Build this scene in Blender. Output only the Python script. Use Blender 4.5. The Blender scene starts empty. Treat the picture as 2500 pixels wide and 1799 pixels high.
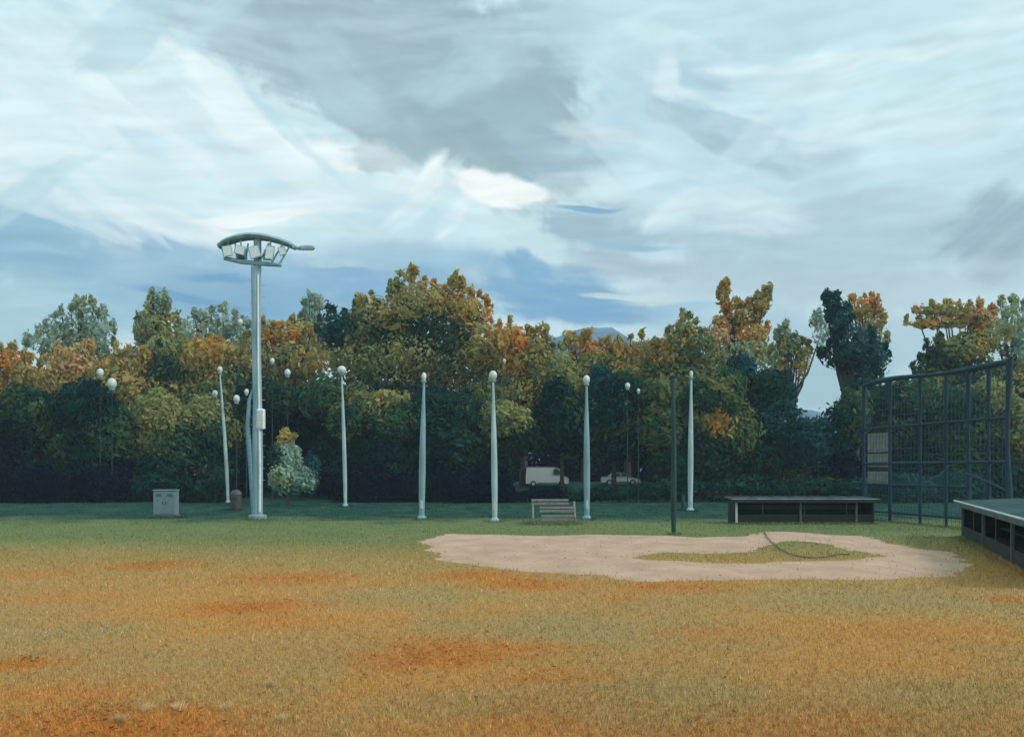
import bpy, math, random
import numpy as np
from mathutils import Vector
from mathutils.geometry import tessellate_polygon
R = math.radians
rng = np.random.default_rng(7)
random.seed(7)
S = bpy.context.scene
COL = S.collection

# ------------------------------------------------------------------ camera, exposure
H, HZ, F, CX = 3.3, 1040.0, 2432.0, 1134.0      # eye height, horizon row, focal length, centre column
cam = bpy.data.cameras.new('camera'); co = bpy.data.objects.new('camera', cam); COL.objects.link(co)
co.location = (0, 0, H); co.rotation_euler = (R(90), 0, 0)
cam.sensor_width = 36; cam.lens = 36 * F / 2268; cam.shift_y = (HZ - 816) / 2268
cam.clip_end = 20000; cam.clip_start = 0.1
S.camera = co
S.render.resolution_x = 1024; S.render.resolution_y = 736
S.view_settings.view_transform = 'Standard'; S.view_settings.look = 'None'
S.view_settings.exposure = 0.35; S.view_settings.gamma = 1
SUN_EL, SUN_AZ = R(36), R(112)

def lin(*c):
    return tuple((v / 255 / 12.92) if v / 255 <= .04045 else ((v / 255 + .055) / 1.055) ** 2.4 for v in c)

# ------------------------------------------------------------------ world: physical sky under layered cloud
world = bpy.data.worlds.new('World'); S.world = world; world.use_nodes = True
world.cycles.sampling_method = 'MANUAL'; world.cycles.sample_map_resolution = 512
wt = world.node_tree; wt.nodes.clear()
WN = wt.nodes.new; WL = wt.links.new

def cloud_group():
    g = bpy.data.node_groups.new('cloud_patch', 'ShaderNodeTree')
    I = g.interface
    for nm, ty in (('Base', 'NodeSocketColor'), ('P', 'NodeSocketVector'), ('C', 'NodeSocketVector'), ('Rot', 'NodeSocketFloat'),
                   ('InvR', 'NodeSocketVector'), ('Soft', 'NodeSocketFloat'), ('Grain', 'NodeSocketFloat'),
                   ('Colour', 'NodeSocketColor'), ('Alpha', 'NodeSocketFloat'), ('Warp', 'NodeSocketFloat'), ('Streak', 'NodeSocketFloat')):
        I.new_socket(nm, in_out='INPUT', socket_type=ty)
    I.new_socket('Out', in_out='OUTPUT', socket_type='NodeSocketColor')
    n, l = g.nodes.new, g.links.new
    i = n('NodeGroupInput'); o = n('NodeGroupOutput')
    dep = n('ShaderNodeVectorMath'); dep.operation = 'MULTIPLY_ADD'; l(i.outputs['Base'], dep.inputs[0]); dep.inputs[1].default_value = (1e-9, 1e-9, 1e-9); l(i.outputs['P'], dep.inputs[2])
    sub = n('ShaderNodeVectorMath'); sub.operation = 'SUBTRACT'; l(dep.outputs[0], sub.inputs[0]); l(i.outputs['C'], sub.inputs[1])
    rot = n('ShaderNodeVectorRotate'); rot.rotation_type = 'Z_AXIS'; l(sub.outputs[0], rot.inputs['Vector']); l(i.outputs['Rot'], rot.inputs['Angle'])
    mu = n('ShaderNodeVectorMath'); mu.operation = 'MULTIPLY'; l(rot.outputs[0], mu.inputs[0]); l(i.outputs['InvR'], mu.inputs[1])
    ln = n('ShaderNodeVectorMath'); ln.operation = 'LENGTH'; l(mu.outputs[0], ln.inputs[0])
    c1 = n('ShaderNodeMath'); c1.operation = 'SUBTRACT'; l(i.outputs['Streak'], c1.inputs[0]); c1.inputs[1].default_value = .5
    c2 = n('ShaderNodeMath'); c2.operation = 'MULTIPLY'; l(c1.outputs[0], c2.inputs[0]); l(i.outputs['Grain'], c2.inputs[1])
    t = n('ShaderNodeMath'); t.operation = 'SUBTRACT'; t.inputs[0].default_value = 1; l(ln.outputs['Value'], t.inputs[1])
    t2 = n('ShaderNodeMath'); t2.operation = 'ADD'; l(t.outputs[0], t2.inputs[0]); l(c2.outputs[0], t2.inputs[1])
    t3 = n('ShaderNodeMath'); t3.operation = 'ADD'; l(t2.outputs[0], t3.inputs[0]); l(i.outputs['Warp'], t3.inputs[1])
    ng = n('ShaderNodeMath'); ng.operation = 'MULTIPLY'; l(i.outputs['Soft'], ng.inputs[0]); ng.inputs[1].default_value = -1
    mr = n('ShaderNodeMapRange'); mr.interpolation_type = 'SMOOTHSTEP'
    l(t3.outputs[0], mr.inputs['Value']); l(ng.outputs[0], mr.inputs['From Min']); l(i.outputs['Soft'], mr.inputs['From Max'])
    am = n('ShaderNodeMath'); am.operation = 'MULTIPLY'; l(mr.outputs[0], am.inputs[0]); l(i.outputs['Alpha'], am.inputs[1])
    gs = n('ShaderNodeMath'); gs.operation = 'MULTIPLY_ADD'; l(c1.outputs[0], gs.inputs[0]); gs.inputs[1].default_value = .9; gs.inputs[2].default_value = 1
    af = n('ShaderNodeMath'); af.operation = 'MULTIPLY'; af.use_clamp = True; l(am.outputs[0], af.inputs[0]); l(gs.outputs[0], af.inputs[1])
    mx = n('ShaderNodeMix'); mx.data_type = 'RGBA'; l(af.outputs[0], mx.inputs['Factor']); l(i.outputs['Base'], mx.inputs[6]); l(i.outputs['Colour'], mx.inputs[7])
    l(mx.outputs[2], o.inputs[0])
    return g
CG = cloud_group()
SKYK = 8.3                                   # cloud radiance in the units of the physical sky (world strength 0.1)
def skycol(c, k=1.0):
    return tuple(v * SKYK * k for v in lin(*c)) + (1,)

tc = WN('ShaderNodeTexCoord'); nrm = WN('ShaderNodeVectorMath'); nrm.operation = 'NORMALIZE'; WL(tc.outputs['Generated'], nrm.inputs[0])
sx = WN('ShaderNodeSeparateXYZ'); WL(nrm.outputs[0], sx.inputs[0])
azn = WN('ShaderNodeMath'); azn.operation = 'ARCTAN2'; WL(sx.outputs[0], azn.inputs[0]); WL(sx.outputs[1], azn.inputs[1])
eln = WN('ShaderNodeMath'); eln.operation = 'ARCSINE'; WL(sx.outputs[2], eln.inputs[0])
P0 = WN('ShaderNodeCombineXYZ'); WL(azn.outputs[0], P0.inputs[0]); WL(eln.outputs[0], P0.inputs[1])
wn = WN('ShaderNodeTexNoise'); wn.inputs['Scale'].default_value = 7; wn.inputs['Detail'].default_value = 3; WL(P0.outputs[0], wn.inputs['Vector'])
wsub = WN('ShaderNodeVectorMath'); wsub.operation = 'SUBTRACT'; WL(wn.outputs['Color'], wsub.inputs[0]); wsub.inputs[1].default_value = (.5, .5, .5)
wsc = WN('ShaderNodeVectorMath'); wsc.operation = 'SCALE'; WL(wsub.outputs[0], wsc.inputs[0]); wsc.inputs['Scale'].default_value = .03
PW = WN('ShaderNodeVectorMath'); PW.operation = 'ADD'; WL(P0.outputs[0], PW.inputs[0]); WL(wsc.outputs[0], PW.inputs[1])
w2 = WN('ShaderNodeTexNoise'); w2.inputs['Scale'].default_value = 20; w2.inputs['Detail'].default_value = 6; w2.inputs['Roughness'].default_value = .58; WL(P0.outputs[0], w2.inputs['Vector'])
w2m = WN('ShaderNodeMath'); w2m.operation = 'MULTIPLY_ADD'; WL(w2.outputs[0], w2m.inputs[0]); w2m.inputs[1].default_value = 1.7; w2m.inputs[2].default_value = -.85

sky = WN('ShaderNodeTexSky'); sky.sky_type = 'NISHITA'; sky.sun_disc = False
sky.sun_elevation = SUN_EL; sky.sun_rotation = SUN_AZ; sky.air_density = 1.2; sky.dust_density = 1.5
# general cloud cover: soft billows between two tones
cov = WN('ShaderNodeTexNoise'); cov.inputs['Scale'].default_value = 3.2; cov.inputs['Detail'].default_value = 5; cov.inputs['Distortion'].default_value = .6
cvm = WN('ShaderNodeVectorMath'); cvm.operation = 'MULTIPLY'; WL(P0.outputs[0], cvm.inputs[0]); cvm.inputs[1].default_value = (1, 1.7, 1); WL(cvm.outputs[0], cov.inputs['Vector'])
cr = WN('ShaderNodeValToRGB'); WL(cov.outputs[0], cr.inputs[0])
cr.color_ramp.elements[0].position = .32; cr.color_ramp.elements[0].color = skycol((188, 221, 230))
cr.color_ramp.elements[1].position = .66; cr.color_ramp.elements[1].color = skycol((212, 237, 242))
bm_ = WN('ShaderNodeMix'); bm_.data_type = 'RGBA'; bm_.inputs['Factor'].default_value = .95; WL(sky.outputs[0], bm_.inputs[6]); WL(cr.outputs[0], bm_.inputs[7])
last = bm_.outputs[2]

STREAK = {}
for k_, ang_ in enumerate((-38, -4, 8, 22, 40)):          # brushed cirrus grain at five slants, shared by the patches
    r_ = WN('ShaderNodeVectorRotate'); r_.rotation_type = 'Z_AXIS'; WL(PW.outputs[0], r_.inputs['Vector']); r_.inputs['Angle'].default_value = R(ang_)
    m_ = WN('ShaderNodeVectorMath'); m_.operation = 'MULTIPLY_ADD'; WL(r_.outputs[0], m_.inputs[0]); m_.inputs[1].default_value = (11, 95, 1); m_.inputs[2].default_value = (k_ * 7, 3, 0)
    z_ = WN('ShaderNodeTexNoise'); z_.noise_dimensions = '2D'; z_.inputs['Scale'].default_value = 1; z_.inputs['Detail'].default_value = 1.5; WL(m_.outputs[0], z_.inputs['Vector'])
    STREAK[ang_] = z_.outputs[0]
def patch(px, py, rx, ry, ang, col, alpha=.8, soft=.35, grain=.45):
    global last
    g = WN('ShaderNodeGroup'); g.node_tree = CG
    az = math.atan((px - CX) / F); el = math.atan((HZ - py) / math.hypot(F, px - CX))
    WL(last, g.inputs['Base']); WL(PW.outputs[0], g.inputs['P']); WL(w2m.outputs[0], g.inputs['Warp'])
    WL(STREAK[min(STREAK, key=lambda q: abs(q - ang))], g.inputs['Streak'])
    g.inputs['C'].default_value = (az, el, 0); g.inputs['Rot'].default_value = R(ang)
    g.inputs['InvR'].default_value = (F / rx, F / ry, 0); g.inputs['Soft'].default_value = soft; g.inputs['Grain'].default_value = grain
    g.inputs['Colour'].default_value = skycol(col); g.inputs['Alpha'].default_value = alpha
    last = g.outputs[0]
# angle is the downward slope of the streaks to the right, in degrees
GR = (160, 186, 195)
for a in [
    # upper left: bright blue-white
    (110, 60, 260, 130, 10, (186, 219, 228), .7, .6), (330, 190, 260, 120, 25, (212, 238, 243), .85, .5), (120, 330, 260, 110, 5, (206, 235, 241), .8, .6),
    (60, 230, 120, 40, 0, (188, 221, 232), .6, .5), (20, 360, 60, 40, 30, (240, 250, 250), .9, .4), (250, 110, 60, 30, 10, (232, 246, 248), .7, .4),
    (420, 300, 420, 170, 18, (214, 238, 243), .8, .5), (820, 400, 300, 80, 10, (214, 238, 243), .8, .5), (260, 440, 300, 70, 0, (216, 239, 244), .7, .5), (560, 390, 160, 50, 25, (232, 247, 249), .7, .45),
    (600, 345, 230, 60, 16, (240, 250, 251), .8, .4, .4), (90, 300, 200, 80, 8, (222, 243, 246), .75, .5, .4), (330, 250, 170, 50, 30, (230, 246, 248), .7, .45, .4),
    # grey cloud bank, top centre
    (640, 60, 300, 110, 12, (172, 197, 206), .95, .3), (900, 110, 340, 150, 8, GR, .95, .28), (1120, 230, 240, 170, 40, (155, 182, 190), .95, .28),
    (860, 240, 170, 90, 42, (160, 187, 196), .9, .25), (1190, 330, 120, 70, 30, (160, 190, 202), .85, .3), (1010, 190, 120, 50, -25, (176, 205, 214), .7, .5),
    (740, 150, 130, 50, 45, (178, 206, 214), .7, .4), (1200, 60, 160, 60, 0, (168, 196, 206), .7, .5), (980, 60, 300, 22, 0, (178, 204, 213), .5, .5),
    (1040, 320, 160, 40, 22, (150, 176, 183), .8, .3),
    # bright bank on the left of the grey
    (470, 190, 110, 26, 38, (236, 249, 250), .85, .35), (560, 250, 120, 20, 48, (222, 242, 246), .8, .35), (640, 330, 190, 40, 20, (236, 249, 251), .9, .35),
    (800, 360, 150, 45, 12, (236, 249, 250), .9, .3), (400, 320, 200, 30, 5, (190, 222, 234), .6, .5), (430, 400, 240, 40, -8, (208, 236, 242), .7, .5),
    (640, 290, 150, 16, 40, (188, 220, 230), .6, .4), (940, 400, 60, 26, -60, (240, 250, 250), .8, .35), (700, 420, 190, 30, -10, (196, 227, 236), .7, .5),
    (1110, 415, 110, 32, 12, (246, 252, 252), .95, .25), (1000, 480, 60, 22, -55, (232, 246, 248), .7, .35), (870, 480, 160, 40, 0, (190, 222, 233), .7, .5),
    # upper right
    (1700, 60, 420, 90, 0, (192, 223, 231), .8, .5), (2100, 150, 300, 100, 0, (204, 232, 238), .8, .6), (1420, 260, 140, 120, 0, (182, 215, 226), .8, .5),
    (1560, 160, 80, 40, 24, (170, 203, 216), .8, .3), (1600, 115, 60, 26, -12, (178, 209, 220), .6, .35), (1480, 190, 30, 60, 5, (214, 236, 241), .8, .4), (1900, 130, 260, 14, 2, (216, 238, 243), .7, .4),
    (1600, 250, 160, 26, 24, (216, 237, 242), .8, .35), (1640, 300, 190, 44, 22, (168, 198, 211), .95, .22), (1800, 345, 120, 36, -4, (170, 200, 213), .85, .3),
    (1700, 215, 180, 22, 5, (206, 233, 240), .7, .4), (1980, 300, 190, 60, 5, (212, 236, 242), .8, .5), (2080, 380, 150, 60, 20, (200, 230, 237), .7, .5),
    (1460, 350, 50, 70, 30, (206, 232, 239), .7, .5), (1560, 420, 140, 26, 5, (184, 215, 226), .7, .4), (1830, 400, 80, 50, -35, (186, 214, 225), .8, .4),
    # middle
    (1360, 500, 150, 50, 4, (160, 191, 206), .95, .25, .7), (1290, 458, 70, 6, 0, (128, 172, 200), .9, .4), (1600, 480, 190, 55, 5, (206, 230, 237), .85, .4),
    (1480, 470, 60, 26, -30, (214, 236, 241), .8, .4), (1700, 510, 110, 14, 3, (230, 244, 246), .8, .4), (2000, 490, 260, 60, 6, (182, 208, 219), .8, .5),
    (1800, 560, 330, 60, 4, (174, 203, 214), .85, .45), (2200, 510, 100, 80, -30, (156, 181, 196), .85, .4), (1390, 545, 110, 8, 4, (150, 192, 211), .8, .4),
    (1380, 590, 190, 34, 5, (170, 194, 206), .9, .35), (1700, 620, 330, 40, 2, (176, 201, 213), .8, .5), (1950, 640, 260, 40, 0, (180, 204, 214), .7, .5),
    # lower blue band and its bright edge
    (90, 540, 190, 80, 8, (150, 192, 211), .95, .35), (60, 470, 110, 26, 30, (150, 188, 208), .8, .4), (220, 600, 260, 55, 5, (140, 180, 207), .9, .4),
    (480, 640, 330, 60, 0, (138, 182, 206), .95, .35), (640, 690, 320, 45, 0, (128, 172, 204), .9, .4), (330, 560, 130, 36, -5, (150, 186, 212), .85, .4),
    (150, 690, 220, 60, 0, (150, 192, 211), .85, .5), (640, 615, 240, 12, -3, (104, 156, 198), .8, .4), (350, 650, 200, 10, 8, (108, 158, 200), .8, .4),
    (900, 580, 230, 42, 0, (160, 196, 216), .85, .5), (900, 640, 220, 40, 0, (130, 174, 208), .85, .5), (1200, 620, 150, 45, 10, (140, 182, 210), .8, .45),
    (1230, 670, 190, 48, 5, (124, 172, 206), .92, .35), (1330, 700, 170, 25, 4, (118, 164, 204), .8, .4), (1180, 600, 60, 36, 40, (124, 172, 206), .8, .35),
    (370, 495, 160, 22, 12, (246, 251, 251), .97, .25), (560, 492, 150, 14, -10, (244, 250, 251), .95, .25), (430, 525, 90, 22, 12, (226, 242, 246), .85, .3),
    (250, 540, 60, 26, 30, (168, 200, 216), .8, .4), (180, 430, 240, 30, 10, (196, 226, 234), .6, .5),
    (20, 660, 120, 55, 0, (172, 205, 219), .85, .5), (300, 610, 120, 30, -12, (160, 194, 216), .75, .5), (560, 590, 150, 30, 8, (150, 188, 213), .7, .5),
    (1410, 665, 90, 7, 5, (205, 226, 230), .85, .3), (1600, 660, 110, 16, 3, (186, 212, 226), .7, .4), (1480, 690, 110, 12, 0, (150, 190, 216), .7, .4),
    (1650, 740, 200, 50, 0, (168, 200, 220), .8, .6), (2000, 760, 300, 60, 0, (176, 206, 218), .85, .6), (1820, 860, 160, 60, 0, (164, 198, 208), .9, .6),
]:
    patch(*a)
sr = random.Random(11)
for k_ in range(26):                                     # broad loose banks of cloud over the rest
    cx_ = sr.uniform(30, 2240); cy_ = sr.uniform(20, 470)
    if 620 < cx_ < 1290 and cy_ < 370: col_ = sr.choice([(172, 199, 208), (150, 177, 185), (182, 210, 219)])
    else: col_ = sr.choice([(228, 245, 248), (222, 242, 246), (186, 218, 228), (196, 225, 233), (216, 238, 243)] if cx_ > 1250 else [(232, 247, 249), (224, 243, 246), (186, 218, 228), (196, 225, 233), (240, 250, 251)])
    patch(cx_, cy_, sr.uniform(80, 170), sr.uniform(24, 46), sr.choice([-35, -8, 6, 20, 38]) + sr.uniform(-6, 6), col_, sr.uniform(.40, .65) * (.62 if cx_ > 1150 else 1), sr.uniform(.25, .45), .8)

# fine wisps over the whole cloud deck
sc_ = WN('ShaderNodeTexNoise'); sc_.inputs['Scale'].default_value = 1; sc_.inputs['Detail'].default_value = 4; sc_.inputs['Distortion'].default_value = .8; sc_.noise_dimensions = '2D'
sv_ = WN('ShaderNodeVectorMath'); sv_.operation = 'MULTIPLY'; WL(PW.outputs[0], sv_.inputs[0]); sv_.inputs[1].default_value = (14, 42, 1); WL(sv_.outputs[0], sc_.inputs['Vector'])
sa_ = WN('ShaderNodeMath'); sa_.operation = 'ADD'; WL(sc_.outputs[0], sa_.inputs[0]); WL(STREAK[-4], sa_.inputs[1])
sm_ = WN('ShaderNodeMath'); sm_.operation = 'MULTIPLY_ADD'; WL(sa_.outputs[0], sm_.inputs[0]); sm_.inputs[1].default_value = .2; sm_.inputs[2].default_value = .82
sw_ = WN('ShaderNodeVectorMath'); sw_.operation = 'SCALE'; WL(last, sw_.inputs[0]); WL(sm_.outputs[0], sw_.inputs['Scale']); last = sw_.outputs[0]
bg = WN('ShaderNodeBackground'); bg.inputs['Strength'].default_value = .1; WL(last, bg.inputs['Color'])
wo = WN('ShaderNodeOutputWorld'); WL(bg.outputs[0], wo.inputs[0])

sl = bpy.data.lights.new('sun', 'SUN'); sl.energy = 1.5; sl.angle = R(12); sl.color = (1, .94, .85)
so = bpy.data.objects.new('sun', sl); COL.objects.link(so)
sd = Vector((math.sin(SUN_AZ) * math.cos(SUN_EL), math.cos(SUN_AZ) * math.cos(SUN_EL), math.sin(SUN_EL)))
so.rotation_euler = (-sd).to_track_quat('-Z', 'Y').to_euler()

# ------------------------------------------------------------------ helpers
def W(px, py, D): return np.array(((px - CX) * D / F, D, H - (py - HZ) * D / F))
def G(px, py): 
    D = H * F / (py - HZ); return ((px - CX) * D / F, D)
def sstep(a, b, x):
    t = np.clip((x - a) / (b - a), 0, 1); return t * t * (3 - 2 * t)
def gz(x, y): return 1.7 * sstep(116, 130, np.asarray(y, float))       # low bank under the tree belt

def tag(o, label=None, cat=None, group=None, kind=None):
    if label: o['label'] = label
    if cat: o['category'] = cat
    if group: o['group'] = group
    if kind: o['kind'] = kind
    return o
def empty(name, loc, label=None, cat=None, group=None):
    o = bpy.data.objects.new(name, None); COL.objects.link(o); o.location = loc; o.empty_display_size = .3
    return tag(o, label, cat, group)

class MB:
    def __init__(s): s.v = []; s.f = []; s.n = 0
    def add(s, v, f):
        s.v += [tuple(map(float, p)) for p in v]; s.f += [tuple(int(i) + s.n for i in q) for q in f]; s.n += len(v); return s
    def box(s, c, d, rz=0, bev=0.0):
        x, y, z = (k / 2 for k in d); b = min(bev, x * .9, y * .9, z * .9)
        ca, sa = math.cos(rz), math.sin(rz)
        if b <= 0:
            p = [(i * x, j * y, k * z) for k in (-1, 1) for j in (-1, 1) for i in (-1, 1)]
            f = [(0, 2, 3, 1), (4, 5, 7, 6), (0, 1, 5, 4), (2, 6, 7, 3), (0, 4, 6, 2), (1, 3, 7, 5)]
        else:
            ring = [(-x + b, -y), (x - b, -y), (x, -y + b), (x, y - b), (x - b, y), (-x + b, y), (-x, y - b), (-x, -y + b)]
            p = []
            for zz, k in ((-z, 1), (-z + b, 0), (z - b, 0), (z, 1)):
                for a_, b_ in ring:
                    p.append((a_ * (1 - k * b / x), b_ * (1 - k * b / y), zz))
            f = [tuple(range(7, -1, -1)), tuple(range(24, 32))]
            for r_ in range(3):
                for i in range(8): f.append((r_ * 8 + i, r_ * 8 + (i + 1) % 8, r_ * 8 + 8 + (i + 1) % 8, r_ * 8 + 8 + i))
        return s.add([(c[0] + a * ca - b_ * sa, c[1] + a * sa + b_ * ca, c[2] + d_) for a, b_, d_ in p], f)
    def tube(s, pts, rad, n=8, cap=True):
        pts = [Vector(p) for p in pts]
        if not hasattr(rad, '__len__'): rad = [rad] * len(pts)
        v = []; f = []
        for i, p in enumerate(pts):
            t = (pts[min(i + 1, len(pts) - 1)] - pts[max(i - 1, 0)]).normalized()
            a = t.cross(Vector((0, 1, 0)) if abs(t.y) < .9 else Vector((1, 0, 0))).normalized(); b = t.cross(a)
            for k in range(n):
                th = 2 * math.pi * k / n; v.append(p + (a * math.cos(th) + b * math.sin(th)) * rad[i])
        for i in range(len(pts) - 1):
            for k in range(n): f.append((i * n + k, i * n + (k + 1) % n, (i + 1) * n + (k + 1) % n, (i + 1) * n + k))
        if cap: f += [tuple(range(n - 1, -1, -1)), tuple(range((len(pts) - 1) * n, len(pts) * n))]
        return s.add(v, f)
    def lathe(s, c, prof, n=16, sx=1, sy=1):
        v = []; f = []
        for r, z in prof:
            for k in range(n):
                th = 2 * math.pi * k / n; v.append((c[0] + r * sx * math.cos(th), c[1] + r * sy * math.sin(th), c[2] + z))
        for i in range(len(prof) - 1):
            for k in range(n): f.append((i * n + k, i * n + (k + 1) % n, (i + 1) * n + (k + 1) % n, (i + 1) * n + k))
        f += [tuple(range(n - 1, -1, -1)), tuple(range((len(prof) - 1) * n, len(prof) * n))]
        return s.add(v, f)
    def build(s, name, m, parent=None, smooth=False):
        me = bpy.data.meshes.new(name); me.from_pydata(s.v, [], s.f); me.materials.append(m); me.update()
        if smooth:
            me.polygons.foreach_set('use_smooth', [True] * len(me.polygons))
            me.set_sharp_from_angle(angle=R(40))
        o = bpy.data.objects.new(name, me); COL.objects.link(o)
        if parent: o.parent = parent
        return o
def copy_tree(o, parent=None):
    c = o.copy(); COL.objects.link(c)
    if parent: c.parent = parent
    for ch in [k for k in bpy.data.objects if k.parent == o]: copy_tree(ch, c)
    return c

def fast_mesh(name, verts, nper, mat, parent=None, colours=None, loc=None):
    """verts (N, nper, 3): N separate n-gons"""
    N = len(verts); me = bpy.data.meshes.new(name)
    me.vertices.add(N * nper); me.vertices.foreach_set('co', verts.reshape(-1).astype(np.float32))
    me.loops.add(N * nper); me.loops.foreach_set('vertex_index', np.arange(N * nper, dtype=np.int32))
    me.polygons.add(N); me.polygons.foreach_set('loop_start', np.arange(0, N * nper, nper, dtype=np.int32))
    me.polygons.foreach_set('loop_total', np.full(N, nper, np.int32))
    if colours is not None:
        a = me.color_attributes.new('leaf_colour', 'FLOAT_COLOR', 'POINT')
        c = np.ones((N, nper, 4), np.float32); c[:, :, :3] = colours[:, None, :]; a.data.foreach_set('color', c.reshape(-1))
    me.materials.append(mat); me.update(calc_edges=True); me.validate()
    o = bpy.data.objects.new(name, me); COL.objects.link(o)
    if parent: o.parent = parent
    return o

# ------------------------------------------------------------------ materials
def mat(name, col, rough=.6, metal=0., var=.18, scale=6, bump=.15, stretch=(1, 1, 1), dirt=None, dscale=1.6):
    m = bpy.data.materials.new(name); m.use_nodes = True; t = m.node_tree; n, l = t.nodes.new, t.links.new
    p = t.nodes['Principled BSDF']; p.inputs['Roughness'].default_value = rough; p.inputs['Metallic'].default_value = metal
    c = n('ShaderNodeTexCoord'); mp = n('ShaderNodeMapping'); mp.inputs['Scale'].default_value = stretch; l(c.outputs['Object'], mp.inputs[0])
    z = n('ShaderNodeTexNoise'); z.inputs['Scale'].default_value = scale; z.inputs['Detail'].default_value = 5; l(mp.outputs[0], z.inputs['Vector'])
    r = n('ShaderNodeValToRGB'); l(z.outputs[0], r.inputs[0])
    r.color_ramp.elements[0].position = .3; r.color_ramp.elements[0].color = tuple(v * (1 - var) for v in col) + (1,)
    r.color_ramp.elements[1].position = .7; r.color_ramp.elements[1].color = tuple(min(1, v * (1 + var)) for v in col) + (1,)
    out = r.outputs[0]
    if dirt:
        z2 = n('ShaderNodeTexNoise'); z2.inputs['Scale'].default_value = dscale; z2.inputs['Detail'].default_value = 6; z2.inputs['Roughness'].default_value = .7; l(mp.outputs[0], z2.inputs['Vector'])
        mr = n('ShaderNodeMapRange'); l(z2.outputs[0], mr.inputs[0]); mr.inputs[1].default_value = .5; mr.inputs[2].default_value = .68; mr.inputs[4].default_value = .8
        mx = n('ShaderNodeMix'); mx.data_type = 'RGBA'; l(mr.outputs[0], mx.inputs['Factor']); l(out, mx.inputs[6]); mx.inputs[7].default_value = tuple(dirt) + (1,); out = mx.outputs[2]
    l(out, p.inputs['Base Color'])
    b = n('ShaderNodeBump'); b.inputs['Strength'].default_value = bump; b.inputs['Distance'].default_value = .03; l(z.outputs[0], b.inputs['Height']); l(b.outputs[0], p.inputs['Normal'])
    return m
def leaf_mat():
    m = bpy.data.materials.new('leaves'); m.use_nodes = True; t = m.node_tree; t.nodes.clear(); n, l = t.nodes.new, t.links.new
    o = n('ShaderNodeOutputMaterial'); a = n('ShaderNodeAttribute'); a.attribute_name = 'leaf_colour'
    g = n('ShaderNodeNewGeometry'); z = n('ShaderNodeTexNoise'); z.inputs['Scale'].default_value = 2.2; z.inputs['Detail'].default_value = 3; l(g.outputs['Position'], z.inputs['Vector'])
    mr = n('ShaderNodeMapRange'); l(z.outputs[0], mr.inputs[0]); mr.inputs[1].default_value = .3; mr.inputs[2].default_value = .7; mr.inputs[3].default_value = .8; mr.inputs[4].default_value = 1.22
    v = n('ShaderNodeVectorMath'); v.operation = 'SCALE'; l(a.outputs['Color'], v.inputs[0]); l(mr.outputs[0], v.inputs['Scale'])
    d = n('ShaderNodeBsdfDiffuse'); l(v.outputs[0], d.inputs['Color']); tr = n('ShaderNodeBsdfTranslucent'); l(v.outputs[0], tr.inputs['Color'])
    mx = n('ShaderNodeMixShader'); mx.inputs[0].default_value = .48; l(d.outputs[0], mx.inputs[1]); l(tr.outputs[0], mx.inputs[2]); l(mx.outputs[0], o.inputs[0])
    return m
LEAF = leaf_mat()
BARK = mat('bark', (.055, .045, .035), .9, scale=9, stretch=(1, 1, .2), bump=.5)
MASTM = mat('galvanised_steel', (.28, .41, .47), .5, .1, var=.22, scale=1.4, dirt=(.14, .25, .29), dscale=1.1, stretch=(1, 1, .25))
HEADM = mat('weathered_head_steel', (.26, .41, .46), .5, .2, var=.25, scale=2.2, dirt=(.42, .52, .52))
WHITE = mat('white_paint', (.78, .82, .80), .45, var=.08, scale=3, dirt=(.5, .6, .62))
POSTM = mat('pale_post_paint', (.40, .52, .52), .5, var=.2, scale=1.2, dirt=(.22, .34, .36), stretch=(1, 1, .3))
POSTD = mat('blue_grey_post_paint', (.22, .36, .40), .5, var=.25, scale=1.2, dirt=(.12, .24, .28), stretch=(1, 1, .3))
GLOBE = mat('frosted_globe', (.60, .68, .64), .3, var=.12, scale=5, dirt=(.45, .48, .38))
NAVY = mat('navy_painted_pipe', (.003, .030, .055), .75, .0, var=.3, scale=4)
NET = mat('coated_wire', (.02, .06, .07), .5, .2)
DARKW = mat('dark_stained_board', (.009, .017, .016), .8, var=.4, scale=5, stretch=(.3, .3, 3), dirt=(.03, .042, .04))
ROOFM = mat('grey_metal_roof', (.045, .095, .10), .85, .0, var=.3, scale=2.4, stretch=(1, .3, 1), dirt=(.10, .16, .16))
TRIM = mat('pale_trim', (.52, .58, .55), .5, var=.15, dirt=(.3, .36, .35))
ROOFD = mat('dark_felt_roof', (.018, .034, .034), .95, var=.35, scale=3)
EDGE = mat('greyed_roof_edge', (.24, .30, .30), .6, var=.5, scale=1.2, dirt=(.06, .09, .09), dscale=.7)
BENCHW = mat('weathered_bench_board', (.085, .11, .11), .7, var=.3, scale=8)
PINKW = mat('pinkish_weathered_board', (.23, .21, .19), .75, var=.25, scale=7, dirt=(.12, .15, .13))
CABM = mat('grey_cabinet_paint', (.19, .27, .29), .5, var=.14, scale=2, dirt=(.12, .2, .2))
BROWN = mat('brown_bin_plastic', (.075, .060, .055), .55, var=.25)
DKPOST = mat('tarred_timber', (.016, .046, .042), .85, var=.35, scale=5, stretch=(1, 1, .15), bump=.5)
GREYP = mat('grey_screen_fabric', (.20, .22, .20), .85, var=.2, scale=3)
GLASS = mat('dark_glass', (.03, .05, .06), .08, var=.1)
CARW = mat('white_car_paint', (.72, .78, .78), .25, var=.04, scale=1)
TYRE = mat('tyre_rubber', (.02, .02, .02), .85)
LENS = mat('lamp_glass', (.66, .74, .74), .12, var=.1, scale=9)
HOSEM = mat('green_hose', (.02, .09, .07), .5)

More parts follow.
